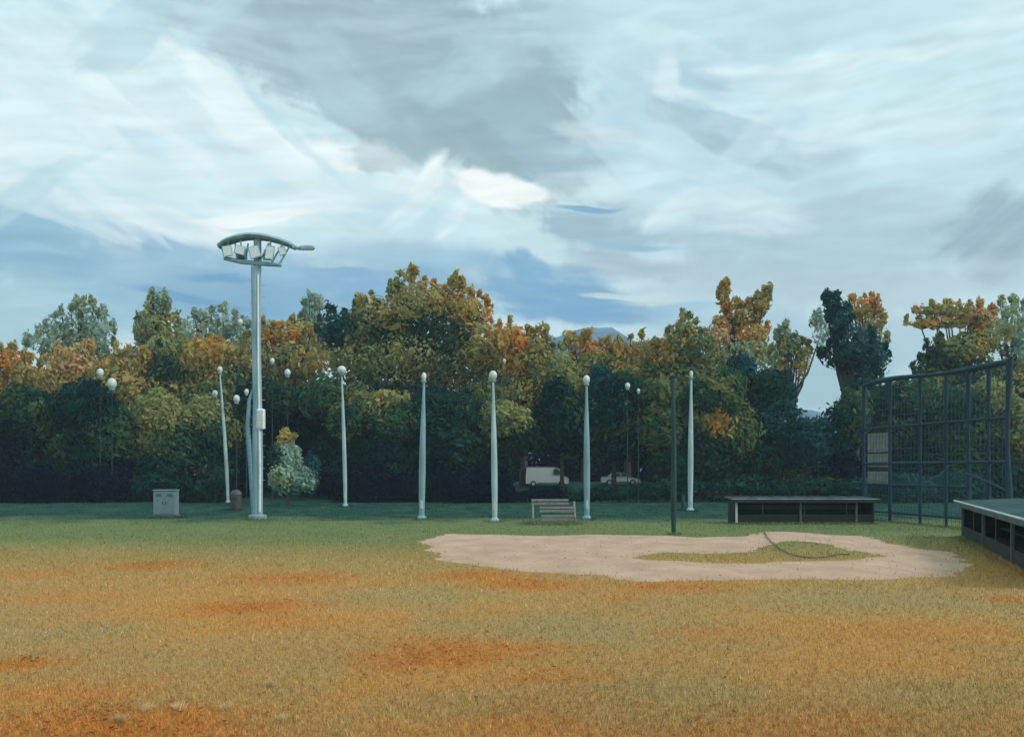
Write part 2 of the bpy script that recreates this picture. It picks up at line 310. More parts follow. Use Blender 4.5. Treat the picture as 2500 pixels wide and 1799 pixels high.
# ---- ground material: lawn that turns to dry autumn grass towards the camera, with worn and leaf-strewn patches
def ground_colour_group():
    g = bpy.data.node_groups.new('field_colour', 'ShaderNodeTree')
    g.interface.new_socket('Col', in_out='OUTPUT', socket_type='NodeSocketColor')
    n, l = g.nodes.new, g.links.new; o = n('NodeGroupOutput')
    ge = n('ShaderNodeNewGeometry'); s = n('ShaderNodeSeparateXYZ'); l(ge.outputs['Position'], s.inputs[0])
    fl = n('ShaderNodeCombineXYZ'); l(s.outputs[0], fl.inputs[0]); l(s.outputs[1], fl.inputs[1])
    def noise(scale, det, st=(1, 1, 1), dist=0.):
        mp = n('ShaderNodeMapping'); mp.inputs['Scale'].default_value = st; l(fl.outputs[0], mp.inputs[0])
        z = n('ShaderNodeTexNoise'); z.inputs['Scale'].default_value = scale; z.inputs['Detail'].default_value = det; z.inputs['Distortion'].default_value = dist
        l(mp.outputs[0], z.inputs['Vector']); return z.outputs[0]
    def mr(v, a, b, c=0., d=1.):
        m = n('ShaderNodeMapRange'); m.interpolation_type = 'SMOOTHSTEP'; l(v, m.inputs[0])
        for i, k in zip((1, 2, 3, 4), (a, b, c, d)): m.inputs[i].default_value = k
        return m.outputs[0]
    def mix(f, a, b):
        m = n('ShaderNodeMix'); m.data_type = 'RGBA'
        if isinstance(f, float): m.inputs['Factor'].default_value = f
        else: l(f, m.inputs['Factor'])
        for i, k in ((6, a), (7, b)):
            if isinstance(k, tuple): m.inputs[i].default_value = k + (1,)
            else: l(k, m.inputs[i])
        return m.outputs[2]
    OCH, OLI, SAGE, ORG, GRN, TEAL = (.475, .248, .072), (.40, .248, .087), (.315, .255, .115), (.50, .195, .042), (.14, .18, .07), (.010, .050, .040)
    n1 = noise(.22, 4, (1, .55, 1), .5); n2 = noise(.09, 3, (1, .6, 1), .3); n3 = noise(.5, 5, (1, .5, 1), .8); n4 = noise(9, 5); n5 = noise(.33, 3, (.5, 1.2, 1), 1.)
    c = mix(mr(n1, .38, .62), OLI, OCH); c = mix(mr(n2, .52, .76, 0, .5), c, SAGE)
    near = mix(mr(n5, .60, .76, 0, .32), c, ORG)
    # leaf-strewn patches (world metres: x, y, rx, ry, strength)
    wv = n('ShaderNodeTexNoise'); wv.inputs['Scale'].default_value = .8; wv.inputs['Detail'].default_value = 3; l(fl.outputs[0], wv.inputs['Vector'])
    ws = n('ShaderNodeVectorMath'); ws.operation = 'MULTIPLY_ADD'; l(wv.outputs['Color'], ws.inputs[0]); ws.inputs[1].default_value = (1.8, 1.8, 0); ws.inputs[2].default_value = (-.9, -.9, 0)
    wp = n('ShaderNodeVectorMath'); wp.operation = 'ADD'; l(fl.outputs[0], wp.inputs[0]); l(ws.outputs[0], wp.inputs[1])
    def spot(base, x, y, rx, ry, col, a, rot=0):
        sb = n('ShaderNodeVectorMath'); sb.operation = 'SUBTRACT'; l(wp.outputs[0], sb.inputs[0]); sb.inputs[1].default_value = (x, y, 0)
        v = sb.outputs[0]
        if rot:
            r_ = n('ShaderNodeVectorRotate'); r_.rotation_type = 'Z_AXIS'; l(v, r_.inputs[0]); r_.inputs['Angle'].default_value = R(rot); v = r_.outputs[0]
        m = n('ShaderNodeVectorMath'); m.operation = 'MULTIPLY'; l(v, m.inputs[0]); m.inputs[1].default_value = (1 / rx, 1 / ry, 0)
        L = n('ShaderNodeVectorMath'); L.operation = 'LENGTH'; l(m.outputs[0], L.inputs[0])
        return mix(mr(L.outputs['Value'], 1.5, .35, 0, a), base, col)
    for px, py, rx, a in ((350, 1252, 1.7, 1.), (650, 1280, 1.9, .75), (550, 1345, 1.5, .95), (620, 1375, 1.5, .5), (1000, 1440, 2.1, .85), (900, 1465, 1.2, .6), (1060, 1275, 1.6, .9), (1170, 1295, 1.6, .8),
                          (1500, 1300, 1.9, .8), (1380, 1325, .7, .7), (2250, 1330, 1.0, .8), (1230, 1500, .9, .5), (1290, 1560, 1.5, .5), (1570, 1400, 1.3, .4), (2020, 1400, 1.6, .3), (40, 1470, .9, .8),
                          (200, 1600, 1.5, .6), (330, 1625, 1.7, .7), (150, 1540, 1.1, .5), (1600, 1610, 2.2, .5), (1180, 1600, 1.3, .4), (700, 1330, 1.3, .4), (170, 1320, 1.6, .4), (90, 1270, 1.5, .5)):
        x, y = G(px, py); near = spot(near, x, y, rx, rx * (.5 + y / 60), ORG, a, -12)
    for px, py, rx, a in ((1250, 1390, 2.4, .8), (1450, 1560, 2.0, .7), (1700, 1330, 3.0, .6), (150, 1400, 2.0, .5), (600, 1440, 2.5, .5), (900, 1320, 2.5, .6), (2100, 1530, 1.6, .6), (1000, 1560, 1.2, .5), (2000, 1330, 3, .6)):
        x, y = G(px, py); near = spot(near, x, y, rx, rx * (.6 + y / 50), SAGE, a * .75)
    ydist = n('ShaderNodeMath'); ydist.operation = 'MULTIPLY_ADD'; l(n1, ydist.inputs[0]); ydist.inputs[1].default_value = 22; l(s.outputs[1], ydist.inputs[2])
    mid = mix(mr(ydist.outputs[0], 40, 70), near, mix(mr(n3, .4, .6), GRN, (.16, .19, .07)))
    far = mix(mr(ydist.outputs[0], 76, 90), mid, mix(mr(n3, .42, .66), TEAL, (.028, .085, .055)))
    k = mr(n4, .3, .7, .82, 1.18)
    v = n('ShaderNodeVectorMath'); v.operation = 'SCALE'; l(far, v.inputs[0]); l(k, v.inputs['Scale'])
    l(v.outputs[0], o.inputs[0]); return g
FG = ground_colour_group()
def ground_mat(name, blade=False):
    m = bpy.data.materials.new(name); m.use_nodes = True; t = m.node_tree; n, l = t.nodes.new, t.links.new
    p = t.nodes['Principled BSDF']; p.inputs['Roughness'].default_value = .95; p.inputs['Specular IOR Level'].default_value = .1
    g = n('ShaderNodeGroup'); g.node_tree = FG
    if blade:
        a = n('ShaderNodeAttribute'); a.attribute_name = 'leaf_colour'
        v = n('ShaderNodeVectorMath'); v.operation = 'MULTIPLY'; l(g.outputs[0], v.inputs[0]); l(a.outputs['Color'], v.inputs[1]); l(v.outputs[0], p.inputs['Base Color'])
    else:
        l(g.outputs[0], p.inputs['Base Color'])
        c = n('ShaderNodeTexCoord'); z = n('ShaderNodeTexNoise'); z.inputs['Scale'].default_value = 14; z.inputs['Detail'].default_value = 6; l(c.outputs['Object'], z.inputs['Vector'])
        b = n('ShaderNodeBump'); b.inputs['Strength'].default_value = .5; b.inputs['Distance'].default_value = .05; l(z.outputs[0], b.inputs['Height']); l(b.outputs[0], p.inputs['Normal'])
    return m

# ------------------------------------------------------------------ ground, hills
def ground():
    xs = np.concatenate([np.linspace(-1200, -110, 12), np.linspace(-100, 100, 101), np.linspace(110, 1200, 12)])
    ys = np.concatenate([np.linspace(-60, 8, 6), np.linspace(10, 150, 141), np.linspace(160, 1200, 14)])
    X, Y = np.meshgrid(xs, ys); Z = gz(X, Y)
    v = np.stack([X, Y, Z], -1).reshape(-1, 3); w = len(xs)
    f = [(j * w + i, j * w + i + 1, (j + 1) * w + i + 1, (j + 1) * w + i) for j in range(len(ys) - 1) for i in range(w - 1)]
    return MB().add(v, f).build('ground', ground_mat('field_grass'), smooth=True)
tag(ground(), kind='structure')

def hills():
    m = mat('haze_blue_wooded_hill', (.10, .17, .28), .95, var=.35, scale=.05)  # blue of the distance haze is painted into the hill's colour
    xs = np.linspace(-1000, 1000, 161); rows = np.linspace(0, 1, 9); v = []; f = []
    for r_ in rows:
        for x in xs:
            px = x / 700 * F + CX
            top = 30 + 50 * math.exp(-((px - 1310) / 300) ** 2) + 10 * math.sin(x * .006 + 1) + 3.5 * math.sin(x * .031) + 1.6 * math.sin(x * .11 + 2)
            v.append((x, 560 + r_ * 140 + 8 * math.sin(x * .013), 1.6 + (top - 1.6) * math.sin(r_ * math.pi / 2) + 1.5 * math.sin(x * .2 + r_ * 9) * r_))
    w = len(xs)
    for j in range(8):
        for i in range(w - 1): f.append((j * w + i, j * w + i + 1, (j + 1) * w + i + 1, (j + 1) * w + i))
    return MB().add(v, f).build('hills', m, smooth=True)
tag(hills(), kind='structure')

# ------------------------------------------------------------------ infield clay
DIRT = mat('infield_clay', (.50, .315, .205), .95, var=.13, scale=.8, bump=.4, stretch=(1, .5, 1), dirt=(.60, .415, .29), dscale=.5)
def ragged(pts, step=.35, amp=.16, seed=1):
    r_ = np.random.default_rng(seed); out = []
    P = [np.array(p) for p in pts]
    for i, a in enumerate(P):
        b = P[(i + 1) % len(P)]; k = max(1, int(np.linalg.norm(b - a) / step))
        for j in range(k):
            q = a + (b - a) * j / k; out.append(q + r_.normal(0, amp, 2))
    o = np.array(out)
    for _ in range(2): o = (np.roll(o, 1, 0) + 2 * o + np.roll(o, -1, 0)) / 4
    return o
def sheet(name, loops, m, z=.004, parent=None):
    L = [[Vector((p[0], p[1], 0)) for p in lp] for lp in loops]
    tri = tessellate_polygon(L); v = [p for lp in L for p in lp]
    fs = []
    for a, b, c in tri:
        n_ = (v[b] - v[a]).cross(v[c] - v[a]).z
        fs.append((a, b, c) if n_ > 0 else (a, c, b))
    return MB().add([(p.x, p.y, z) for p in v], fs).build(name, m)
outer = [G(*p) for p in [(930, 1196), (985, 1240), (1060, 1255), (1200, 1268), (1330, 1276), (1420, 1288), (1600, 1284), (1750, 1282), (1950, 1284), (2100, 1278), (2150, 1262),
                         (2150, 1248), (2110, 1222), (2040, 1216), (1960, 1204), (1930, 1189), (1850, 1184), (1760, 1178), (1700, 1176), (1640, 1188), (1560, 1190), (1460, 1186), (1310, 1184), (1200, 1188), (1100, 1184), (1000, 1182)]]
inner = [G(*p) for p in [(1400, 1237), (1490, 1243), (1600, 1247), (1750, 1244), (1890, 1240), (1965, 1233), (1905, 1221), (1840, 1207), (1775, 1198), (1722, 1199), (1690, 1209), (1668, 1222), (1560, 1226), (1470, 1223)]]
OUT_R, IN_R = ragged(outer, amp=.3, seed=3), ragged(inner, amp=.3, seed=4)
tag(sheet('infield_dirt', [OUT_R, IN_R], DIRT), kind='structure')

def inpoly(x, y, P):
    c = np.zeros(len(x), bool); j = len(P) - 1
    for i in range(len(P)):
        xi, yi, xj, yj = P[i][0], P[i][1], P[j][0], P[j][1]
        c ^= ((yi > y) != (yj > y)) & (x < (xj - xi) * (y - yi) / (yj - yi + 1e-12) + xi); j = i
    return c
# ------------------------------------------------------------------ grass blades and fallen leaves (uncountable stuff)
def grass():
    N = 260000
    u = rng.random(N); y = 1 / (1 / 11.0 + u * (1 / 112.0 - 1 / 11.0)); x = (rng.random(N) - .5) * y * 1.06
    jx, jy = x + rng.normal(0, .2, N), y + rng.normal(0, .5, N); keep = ~(inpoly(jx, jy, OUT_R) & ~inpoly(jx, jy, IN_R)) | (rng.random(N) < .02); x, y = x[keep], y[keep]; N = len(x)
    h = rng.uniform(.03, .085, N) * (1 + (y > 30) * .3); w = rng.uniform(.004, .009, N) * np.maximum(1, y / 18); a = rng.random(N) * 2 * np.pi
    lx, ly = rng.normal(0, .35, N) * h, rng.normal(0, .35, N) * h; dx, dy = np.cos(a) * w, np.sin(a) * w
    z0 = np.full(N, -.004)
    v = np.stack([np.stack([x - dx, y - dy, z0], -1), np.stack([x + dx, y + dy, z0], -1), np.stack([x + lx, y + ly, h], -1)], 1)
    # longer grass the mower misses round each base
    bx, by, br = [], [], []
    for px, py, rr in ((570, 1150, .75), (505, 1114, .35), (765, 1122, .35), (934, 1150, .4), (1096, 1156, .4), (1300, 1150, .4), (1529, 1132, .4), (1492, 1184, .28), (523, 1130, .5), (345, 1147, .4), (368, 1148, .5), (392, 1147, .4), (1181, 1161, .35), (1274, 1161, .35), (1228, 1162, .8), (1513, 1130, .3)):
        gx, gy = G(px, py); k = int(260 * rr / .4); bx.append(gx + rng.normal(0, rr * .75, k)); by.append(gy + rng.normal(0, rr * .6, k)); br.append(np.full(k, 1.))
    for ax, ay, cx_, cy_ in ((13.4, 66.6, 22.2, 66.6), (21.9, 53.8, 14.9, 30.2), (23.4, 73, 25.6, 56.6)):
        t_ = rng.random(2200); bx.append(ax + (cx_ - ax) * t_ + rng.normal(0, .14, 2200)); by.append(ay + (cy_ - ay) * t_ + rng.normal(0, .14, 2200)); br.append(np.full(2200, .8))
    bx, by, br = map(np.concatenate, (bx, by, br)); M = len(bx); hb = rng.uniform(.07, .22, M) * br; wb = rng.uniform(.012, .02, M) * by / 60 * 1.4; ab = rng.random(M) * 6.28
    vb = np.stack([np.stack([bx - np.cos(ab) * wb, by - np.sin(ab) * wb, np.full(M, -.004)], -1), np.stack([bx + np.cos(ab) * wb, by + np.sin(ab) * wb, np.full(M, -.004)], -1),
                   np.stack([bx + rng.normal(0, .3, M) * hb, by + rng.normal(0, .3, M) * hb, hb], -1)], 1)
    v = np.concatenate([v, vb]); N += M
    b = rng.uniform(1.0, 1.3, N); pale = rng.random(N) < .07; b[pale] = rng.uniform(1.6, 2.1, pale.sum())
    c = np.stack([b, b * rng.uniform(.92, 1.1, N), b * rng.uniform(.8, 1.25, N)], -1)
    c[pale, 2] *= 1.5
    o = fast_mesh('grass', v, 3, ground_mat('grass_blades', True), None, c)
    tag(o, 'short dry ochre and olive grass across the near field', 'grass', kind='stuff')
grass()
def fallen():
    pts = []
    for px, py, r_, n_ in ((350, 1252, 1.6, 160), (650, 1280, 2.0, 110), (550, 1345, 1.5, 200), (1000, 1440, 2.0, 220), (900, 1465, 1.2, 90), (1060, 1275, 1.6, 150), (1170, 1295, 1.5, 120), (1500, 1300, 1.9, 120),
                        (2250, 1330, 1.0, 70), (1230, 1500, .9, 40), (40, 1470, .9, 110), (200, 1600, 1.4, 160), (330, 1625, 1.5, 190), (1290, 1560, 1.4, 50), (1600, 1610, 2.2, 70)):
        x, y = G(px, py); q = rng.normal(0, .5, (n_, 2)) * (r_, r_ * 1.1); pts.append(q + (x, y))
    q = np.concatenate(pts + [np.stack([(rng.random(500) - .5) * 40, rng.uniform(12, 50, 500)], -1)])
    N = len(q); s = rng.uniform(.02, .045, N); a = rng.random(N) * 6.28; tz = rng.normal(0, .35, N)
    sh = np.array([(-1, 0), (-.4, .55), (.4, .6), (1.1, 0), (.4, -.6), (-.4, -.55)])
    v = np.zeros((N, 6, 3))
    for k, (p, t) in enumerate(sh):
        v[:, k, 0] = q[:, 0] + s * (p * np.cos(a) - t * np.sin(a)); v[:, k, 1] = q[:, 1] + s * (p * np.sin(a) + t * np.cos(a)); v[:, k, 2] = .05 + s * t * tz + s * .3 * abs(p)
    pal = np.array([(.50, .17, .03), (.40, .12, .02), (.45, .24, .06), (.30, .12, .04)])
    o = fast_mesh('fallen_leaves', v, 6, LEAF, None, pal[rng.integers(0, 4, N)] * rng.uniform(.8, 1.2, (N, 1)))
    tag(o, 'drifts of orange fallen leaves on the dry grass', 'leaves', kind='stuff')
fallen()
def tuft(px, py, label):
    x, y = G(px, py); n = 130; q = rng.normal(0, .028, (n, 2)); a = rng.random(n) * 6.28; h = rng.uniform(.07, .15, n); w = rng.uniform(.007, .011, n)
    l_ = rng.normal(0, .5, (n, 2)) * h[:, None]
    v = np.zeros((n, 3, 3)); v[:, 0, :2] = q + np.stack([np.cos(a) * w, np.sin(a) * w], -1); v[:, 1, :2] = q - np.stack([np.cos(a) * w, np.sin(a) * w], -1); v[:, 2, :2] = q + l_; v[:, 2, 2] = h
    o = fast_mesh('grass_tuft', v, 3, LEAF, None, np.array([(.80, .60, .33)]) * rng.uniform(.7, 1.12, (n, 1))); o.location = (x, y, 0)
    tag(o, label, 'grass tuft', 'pale tufts in the near grass')
for px, py, lb in ((594, 1522, 'pale grass tuft standing alone, furthest of the pale tufts'), (327, 1576, 'pale grass tuft on the orange litter, left one of a close pair'), (395, 1574, 'pale grass tuft on the orange litter, right one of a close pair'),
                   (263, 1601, 'pale grass tuft nearest the lower left corner of the field'), (630, 1598, 'pale grass tuft nearest the bottom edge of the picture, rightmost of the pale tufts'), (499, 1574, 'pale grass tuft midway between the close pair and the rightmost pale tuft')):
    tuft(px, py, lb)

# ------------------------------------------------------------------ foliage
PAL = {
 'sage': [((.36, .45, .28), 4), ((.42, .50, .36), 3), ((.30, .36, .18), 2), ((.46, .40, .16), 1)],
 'haze_pale': [((.46, .58, .50), 4), ((.38, .48, .36), 3), ((.40, .40, .20), 1.2)],  # distance haze painted into the leaf colour
 'olive': [((.38, .38, .15), 4), ((.28, .34, .15), 3), ((.50, .35, .10), 1.7), ((.13, .21, .10), 1.6)],
 'ochre': [((.54, .41, .14), 4), ((.42, .39, .15), 3.5), ((.66, .34, .07), .8), ((.28, .31, .13), 2)],
 'orange': [((.68, .27, .04), 1.7), ((.56, .38, .11), 3), ((.42, .39, .13), 3), ((.62, .44, .24), 1)],
 'tan': [((.64, .44, .22), 4), ((.52, .39, .16), 3), ((.66, .30, .06), 1)],
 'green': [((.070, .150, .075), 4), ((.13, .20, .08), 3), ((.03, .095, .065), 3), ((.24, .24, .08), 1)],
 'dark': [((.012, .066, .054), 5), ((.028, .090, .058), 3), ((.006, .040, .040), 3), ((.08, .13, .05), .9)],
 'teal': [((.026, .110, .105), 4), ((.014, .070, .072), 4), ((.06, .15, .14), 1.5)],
 'navy': [((.002, .009, .024), 5), ((.003, .018, .026), 3), ((.009, .032, .032), .8)],  # shade under the trees painted as near-black leaf colour
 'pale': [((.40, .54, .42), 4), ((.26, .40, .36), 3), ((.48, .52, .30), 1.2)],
}
SH6 = np.array([(-1, -.1), (-.55, .75), (.35, 1), (1.05, .25), (.6, -.8), (-.35, -.95)])
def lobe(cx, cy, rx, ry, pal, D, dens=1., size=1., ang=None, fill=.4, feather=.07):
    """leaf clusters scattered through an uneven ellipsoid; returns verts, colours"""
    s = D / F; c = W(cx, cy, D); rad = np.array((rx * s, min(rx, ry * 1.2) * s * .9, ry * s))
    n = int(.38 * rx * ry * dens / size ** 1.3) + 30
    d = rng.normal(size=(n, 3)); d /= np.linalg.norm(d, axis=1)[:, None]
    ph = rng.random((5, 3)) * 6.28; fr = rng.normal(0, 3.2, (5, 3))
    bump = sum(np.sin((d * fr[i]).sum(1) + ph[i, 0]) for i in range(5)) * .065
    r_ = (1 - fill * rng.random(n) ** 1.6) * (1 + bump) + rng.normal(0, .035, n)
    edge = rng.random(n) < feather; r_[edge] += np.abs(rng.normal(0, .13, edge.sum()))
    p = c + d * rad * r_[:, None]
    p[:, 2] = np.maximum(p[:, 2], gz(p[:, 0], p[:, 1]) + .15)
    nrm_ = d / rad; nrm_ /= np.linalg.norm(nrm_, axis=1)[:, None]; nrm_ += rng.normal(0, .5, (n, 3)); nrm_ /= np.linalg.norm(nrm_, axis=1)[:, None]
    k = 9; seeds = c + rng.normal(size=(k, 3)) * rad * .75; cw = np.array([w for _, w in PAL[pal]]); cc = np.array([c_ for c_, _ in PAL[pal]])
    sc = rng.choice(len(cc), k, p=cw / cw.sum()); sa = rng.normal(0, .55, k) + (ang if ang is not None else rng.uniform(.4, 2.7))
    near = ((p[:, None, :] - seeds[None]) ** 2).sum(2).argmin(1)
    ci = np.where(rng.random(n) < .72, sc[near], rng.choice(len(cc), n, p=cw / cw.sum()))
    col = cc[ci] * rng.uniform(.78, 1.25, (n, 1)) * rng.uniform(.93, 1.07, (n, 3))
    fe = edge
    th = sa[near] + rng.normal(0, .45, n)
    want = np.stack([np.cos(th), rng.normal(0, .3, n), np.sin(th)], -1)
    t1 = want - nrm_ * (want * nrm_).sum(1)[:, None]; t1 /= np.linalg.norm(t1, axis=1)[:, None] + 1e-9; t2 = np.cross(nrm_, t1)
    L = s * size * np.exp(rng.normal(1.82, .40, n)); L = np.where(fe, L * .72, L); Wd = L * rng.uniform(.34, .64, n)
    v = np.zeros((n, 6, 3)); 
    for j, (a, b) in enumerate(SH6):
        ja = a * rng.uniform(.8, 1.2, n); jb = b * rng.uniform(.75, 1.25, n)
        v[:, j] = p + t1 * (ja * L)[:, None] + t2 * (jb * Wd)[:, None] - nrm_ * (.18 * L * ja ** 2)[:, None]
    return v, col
BK_, MD_ = 'pale trees furthest back', 'autumn trees of the middle row'
def tree(name, label, cat, D, lobes, base_px=None, group='trees of the belt behind the field', size=1., dens=1., trunk_r=None, fill=.4):
    if base_px is None: base_px = sum(l[0] * l[2] * l[3] for l in lobes) / sum(l[2] * l[3] for l in lobes)
    bx = (base_px - CX) * D / F; bz = float(gz(bx, D)); root = empty(name, (bx, D, bz), label, cat, group)
    if group in (BK_, MD_):                          # loose sprigs that break the outline
        extra = []
        for l in list(lobes):
            for _ in range(6 if group == MD_ else 8):
                t = random.uniform(.1, math.pi - .1); q = random.uniform(.98, 1.22); r0 = random.uniform(4, 9)
                extra.append((l[0] + l[2] * q * math.cos(t), l[1] - l[3] * q * math.sin(t), r0, r0 * random.uniform(1.0, 2.6), random.choice([l[4], l[4], 'orange' if l[4] in ('orange', 'ochre', 'tan') else l[4]]), random.uniform(.5, .9)))
        lobes = list(lobes) + extra
    soft = group in (BK_, MD_)
    size *= .68 if soft else .7
    V = []; Cc = []; T = MB(); o = np.array((bx, D, bz))
    tops = [W(l[0], l[1], D) - o for l in lobes]; hi = max(t[2] for t in tops)
    tr = trunk_r or max(.12, hi * .022)
    hs = hi * .72; lean = np.mean([t[0] for t in tops]) * .5
    tp = [(0, 0, -.25), (lean * .1, .05, hs * .25), (lean * .3, -.1, hs * .5), (lean * .7, 0, hs * .8), (lean, .05, hs)]
    T.tube(tp, [tr * 1.35, tr, tr * .8, tr * .55, tr * .3], 7)
    for t in tops[:16]:
        k = random.uniform(.35, .75); z0 = hs * k; x0 = lean * k
        e = t + np.array((0, 0, 0)); mid = (np.array((x0, 0, z0)) + e) / 2 + np.array((random.uniform(-.3, .3), random.uniform(-.3, .3), -.04 * hi))
        T.tube([(x0, 0, z0), tuple(mid), tuple(e)], [tr * .45, tr * .3, tr * .1], 5)
    if size >= 0:
        for l in lobes:
            dd = l[5] if len(l) > 5 else dens
            v, c = lobe(l[0], l[1], l[2], l[3], l[4], D + random.uniform(-1.2, 1.2), dd * (.8 if soft else 1), size, None, .55 if soft else fill, .2 if soft else .08)
            V.append(v - o); Cc.append(c)
    T.build('trunk', BARK, root, smooth=True)
    fast_mesh('crown', np.concatenate(V), 6, LEAF, root, np.concatenate(Cc))
    return root

BK, MD, FR, SHB = 'pale trees furthest back', 'autumn trees of the middle row', 'green trees of the front row', 'dark shrubs added as shade along the foot of the trees'
# --- furthest row, thin; distance haze put into its pale leaf colour
tree('tree', 'pale misty sage green tree with feathery top, at far left behind the orange trees', 'tree', 172, [(150, 740, 55, 50, 'haze_pale', .6), (185, 700, 30, 32, 'sage', .5), (222, 735, 30, 38, 'haze_pale', .45), (100, 760, 36, 32, 'haze_pale', .5), (180, 790, 80, 46, 'sage')], group=BK)
tree('tree', 'slim pale green tree with rounded spire top, left of the floodlight mast', 'tree', 168, [(348, 690, 23, 42, 'sage'), (345, 730, 44, 38, 'olive'), (355, 775, 60, 44, 'sage'), (318, 740, 20, 30, 'haze_pale', .5)], group=BK)
tree('tree', 'thin pale tree with ragged twiggy top just left of the floodlight mast', 'tree', 175, [(430, 735, 40, 36, 'haze_pale', .6), (492, 728, 34, 42, 'haze_pale', .6), (530, 745, 26, 36, 'pale', .5), (460, 780, 80, 40, 'sage')], group=BK)
tree('tree', 'wispy pale tree with orange flecks just right of the floodlight mast', 'tree', 170, [(692, 700, 18, 42, 'haze_pale', .5), (668, 735, 26, 30, 'ochre', .5), (700, 760, 40, 40, 'sage', .8)], group=BK)
tree('tree', 'thin olive tree with open twigs, left of the deep V-shaped gap', 'tree', 160, [(1742, 770, 22, 42, 'sage', .6), (1772, 800, 26, 42, 'olive', .7), (1715, 800, 34, 44, 'olive', .9), (1820, 735, 18, 36, 'haze_pale', .5)], 1745, group=BK)
tree('tree', 'pale sage tree at the right edge, above the backstop post', 'tree', 150, [(2240, 715, 38, 46, 'sage', .9), (2262, 790, 34, 60, 'haze_pale', .8), (2248, 860, 44, 50, 'ochre', .9), (2262, 930, 40, 60, 'sage', 1)], 2250, group=BK)
# --- middle row, autumn colours
tree('autumn_tree', 'bright orange tree at the left edge of the tree line', 'tree', 140, [(20, 810, 44, 40, 'orange'), (62, 838, 44, 34, 'orange'), (36, 880, 60, 44, 'tan'), (10, 900, 40, 50, 'ochre')], 30, group=MD)
tree('autumn_tree', 'tan and ochre tree with low broad crown, second from the left edge', 'tree', 138, [(160, 800, 50, 36, 'tan'), (120, 850, 40, 44, 'ochre'), (185, 840, 60, 36, 'tan'), (150, 890, 80, 50, 'olive')], 150, group=MD)
tree('autumn_tree', 'ochre tree speckled with bright orange leaves, above the white dabs at left', 'tree', 136, [(262, 815, 44, 32, 'ochre'), (300, 812, 34, 36, 'orange'), (270, 860, 66, 50, 'ochre')], 275, group=MD)
tree('autumn_tree', 'broad olive green tree with dark centre, under the pale green spire', 'tree', 138, [(365, 785, 56, 36, 'olive'), (372, 820, 56, 44, 'green'), (430, 850, 60, 50, 'olive'), (350, 880, 80, 56, 'ochre')], 370, group=MD)
tree('autumn_tree', 'ochre olive tree with a flat top, standing behind the first globe lamp', 'tree', 136, [(460, 790, 64, 40, 'ochre'), (505, 850, 60, 50, 'olive'), (455, 900, 66, 56, 'olive')], 480, group=MD)
tree('autumn_tree', 'rusty orange topped tree directly behind the floodlight mast', 'tree', 138, [(590, 740, 34, 28, 'orange', .8), (640, 750, 50, 32, 'orange'), (560, 790, 50, 44, 'ochre'), (660, 800, 80, 44, 'ochre'), (610, 850, 80, 50, 'olive')], 620, group=MD)
tree('autumn_tree', 'largest domed tree, orange-crowned with dark green left shoulder, above the second and third globe lamps', 'tree', 130, [
    (745, 735, 42, 44, 'teal'), (800, 740, 60, 60, 'green'), (845, 705, 60, 50, 'ochre'), (860, 740, 70, 56, 'green'), (925, 672, 62, 50, 'ochre'), (985, 665, 56, 34, 'orange'), (1035, 700, 58, 44, 'orange'), (980, 740, 80, 60, 'green'), (1070, 770, 76, 56, 'ochre'),
    (900, 800, 110, 56, 'olive'), (1010, 820, 90, 46, 'ochre'), (790, 800, 74, 50, 'olive'), (905, 612, 18, 14, 'ochre', .5), (1010, 628, 14, 13, 'ochre', .5), (872, 645, 18, 16, 'olive', .5)], 930, group=MD)
tree('autumn_tree', 'sloping orange and ochre tree joined to the right side of the big dome', 'tree', 127, [(1130, 760, 52, 42, 'orange'), (1185, 768, 44, 34, 'ochre'), (1150, 810, 70, 46, 'orange'), (1215, 815, 56, 46, 'olive'), (1130, 870, 76, 46, 'olive'), (1250, 840, 40, 36, 'olive')], 1160, group=MD)
tree('autumn_tree', 'small tree with orange twig tips in front of the blue hill', 'tree', 134, [(1272, 762, 16, 18, 'orange', .6), (1300, 770, 16, 26, 'orange', .6), (1310, 800, 44, 30, 'ochre'), (1285, 840, 50, 36, 'olive')], 1295, group=MD)
tree('autumn_tree', 'flat topped golden olive tree right of the blue hill', 'tree', 134, [(1360, 790, 44, 34, 'ochre'), (1420, 785, 54, 36, 'ochre'), (1390, 830, 70, 40, 'ochre'), (1440, 840, 50, 40, 'olive')], 1390, group=MD)
tree('autumn_tree', 'rounded olive tree above the dark post', 'tree', 131, [(1515, 745, 36, 40, 'olive'), (1490, 790, 46, 44, 'ochre'), (1550, 780, 50, 46, 'olive'), (1520, 840, 76, 50, 'olive')], 1510, group=MD)
tree('autumn_tree', 'sparse golden tree with four orange sprays crossing like an X against the sky', 'tree', 133, [(1604, 664, 11, 34, 'ochre'), (1692, 668, 15, 26, 'ochre'), (1676, 695, 15, 26, 'ochre'), (1640, 702, 32, 24, 'ochre'), (1618, 722, 26, 22, 'orange'), (1668, 745, 36, 26, 'orange'), (1590, 745, 26, 30, 'tan', .8), (1642, 790, 60, 44, 'sage'), (1664, 776, 26, 24, 'orange'), (1600, 810, 60, 40, 'ochre')], 1640, group=MD)
tree('evergreen_tree', 'tall dark teal tree with a leaning spiky top, right of the V-shaped gap', 'tree', 131, [(1848, 685, 22, 30, 'teal'), (1862, 715, 26, 34, 'teal'), (1885, 760, 42, 44, 'teal'), (1858, 790, 38, 30, 'dark', .7), (1925, 800, 46, 50, 'teal'), (1900, 850, 36, 38, 'teal', .8)], 1895, group=MD)
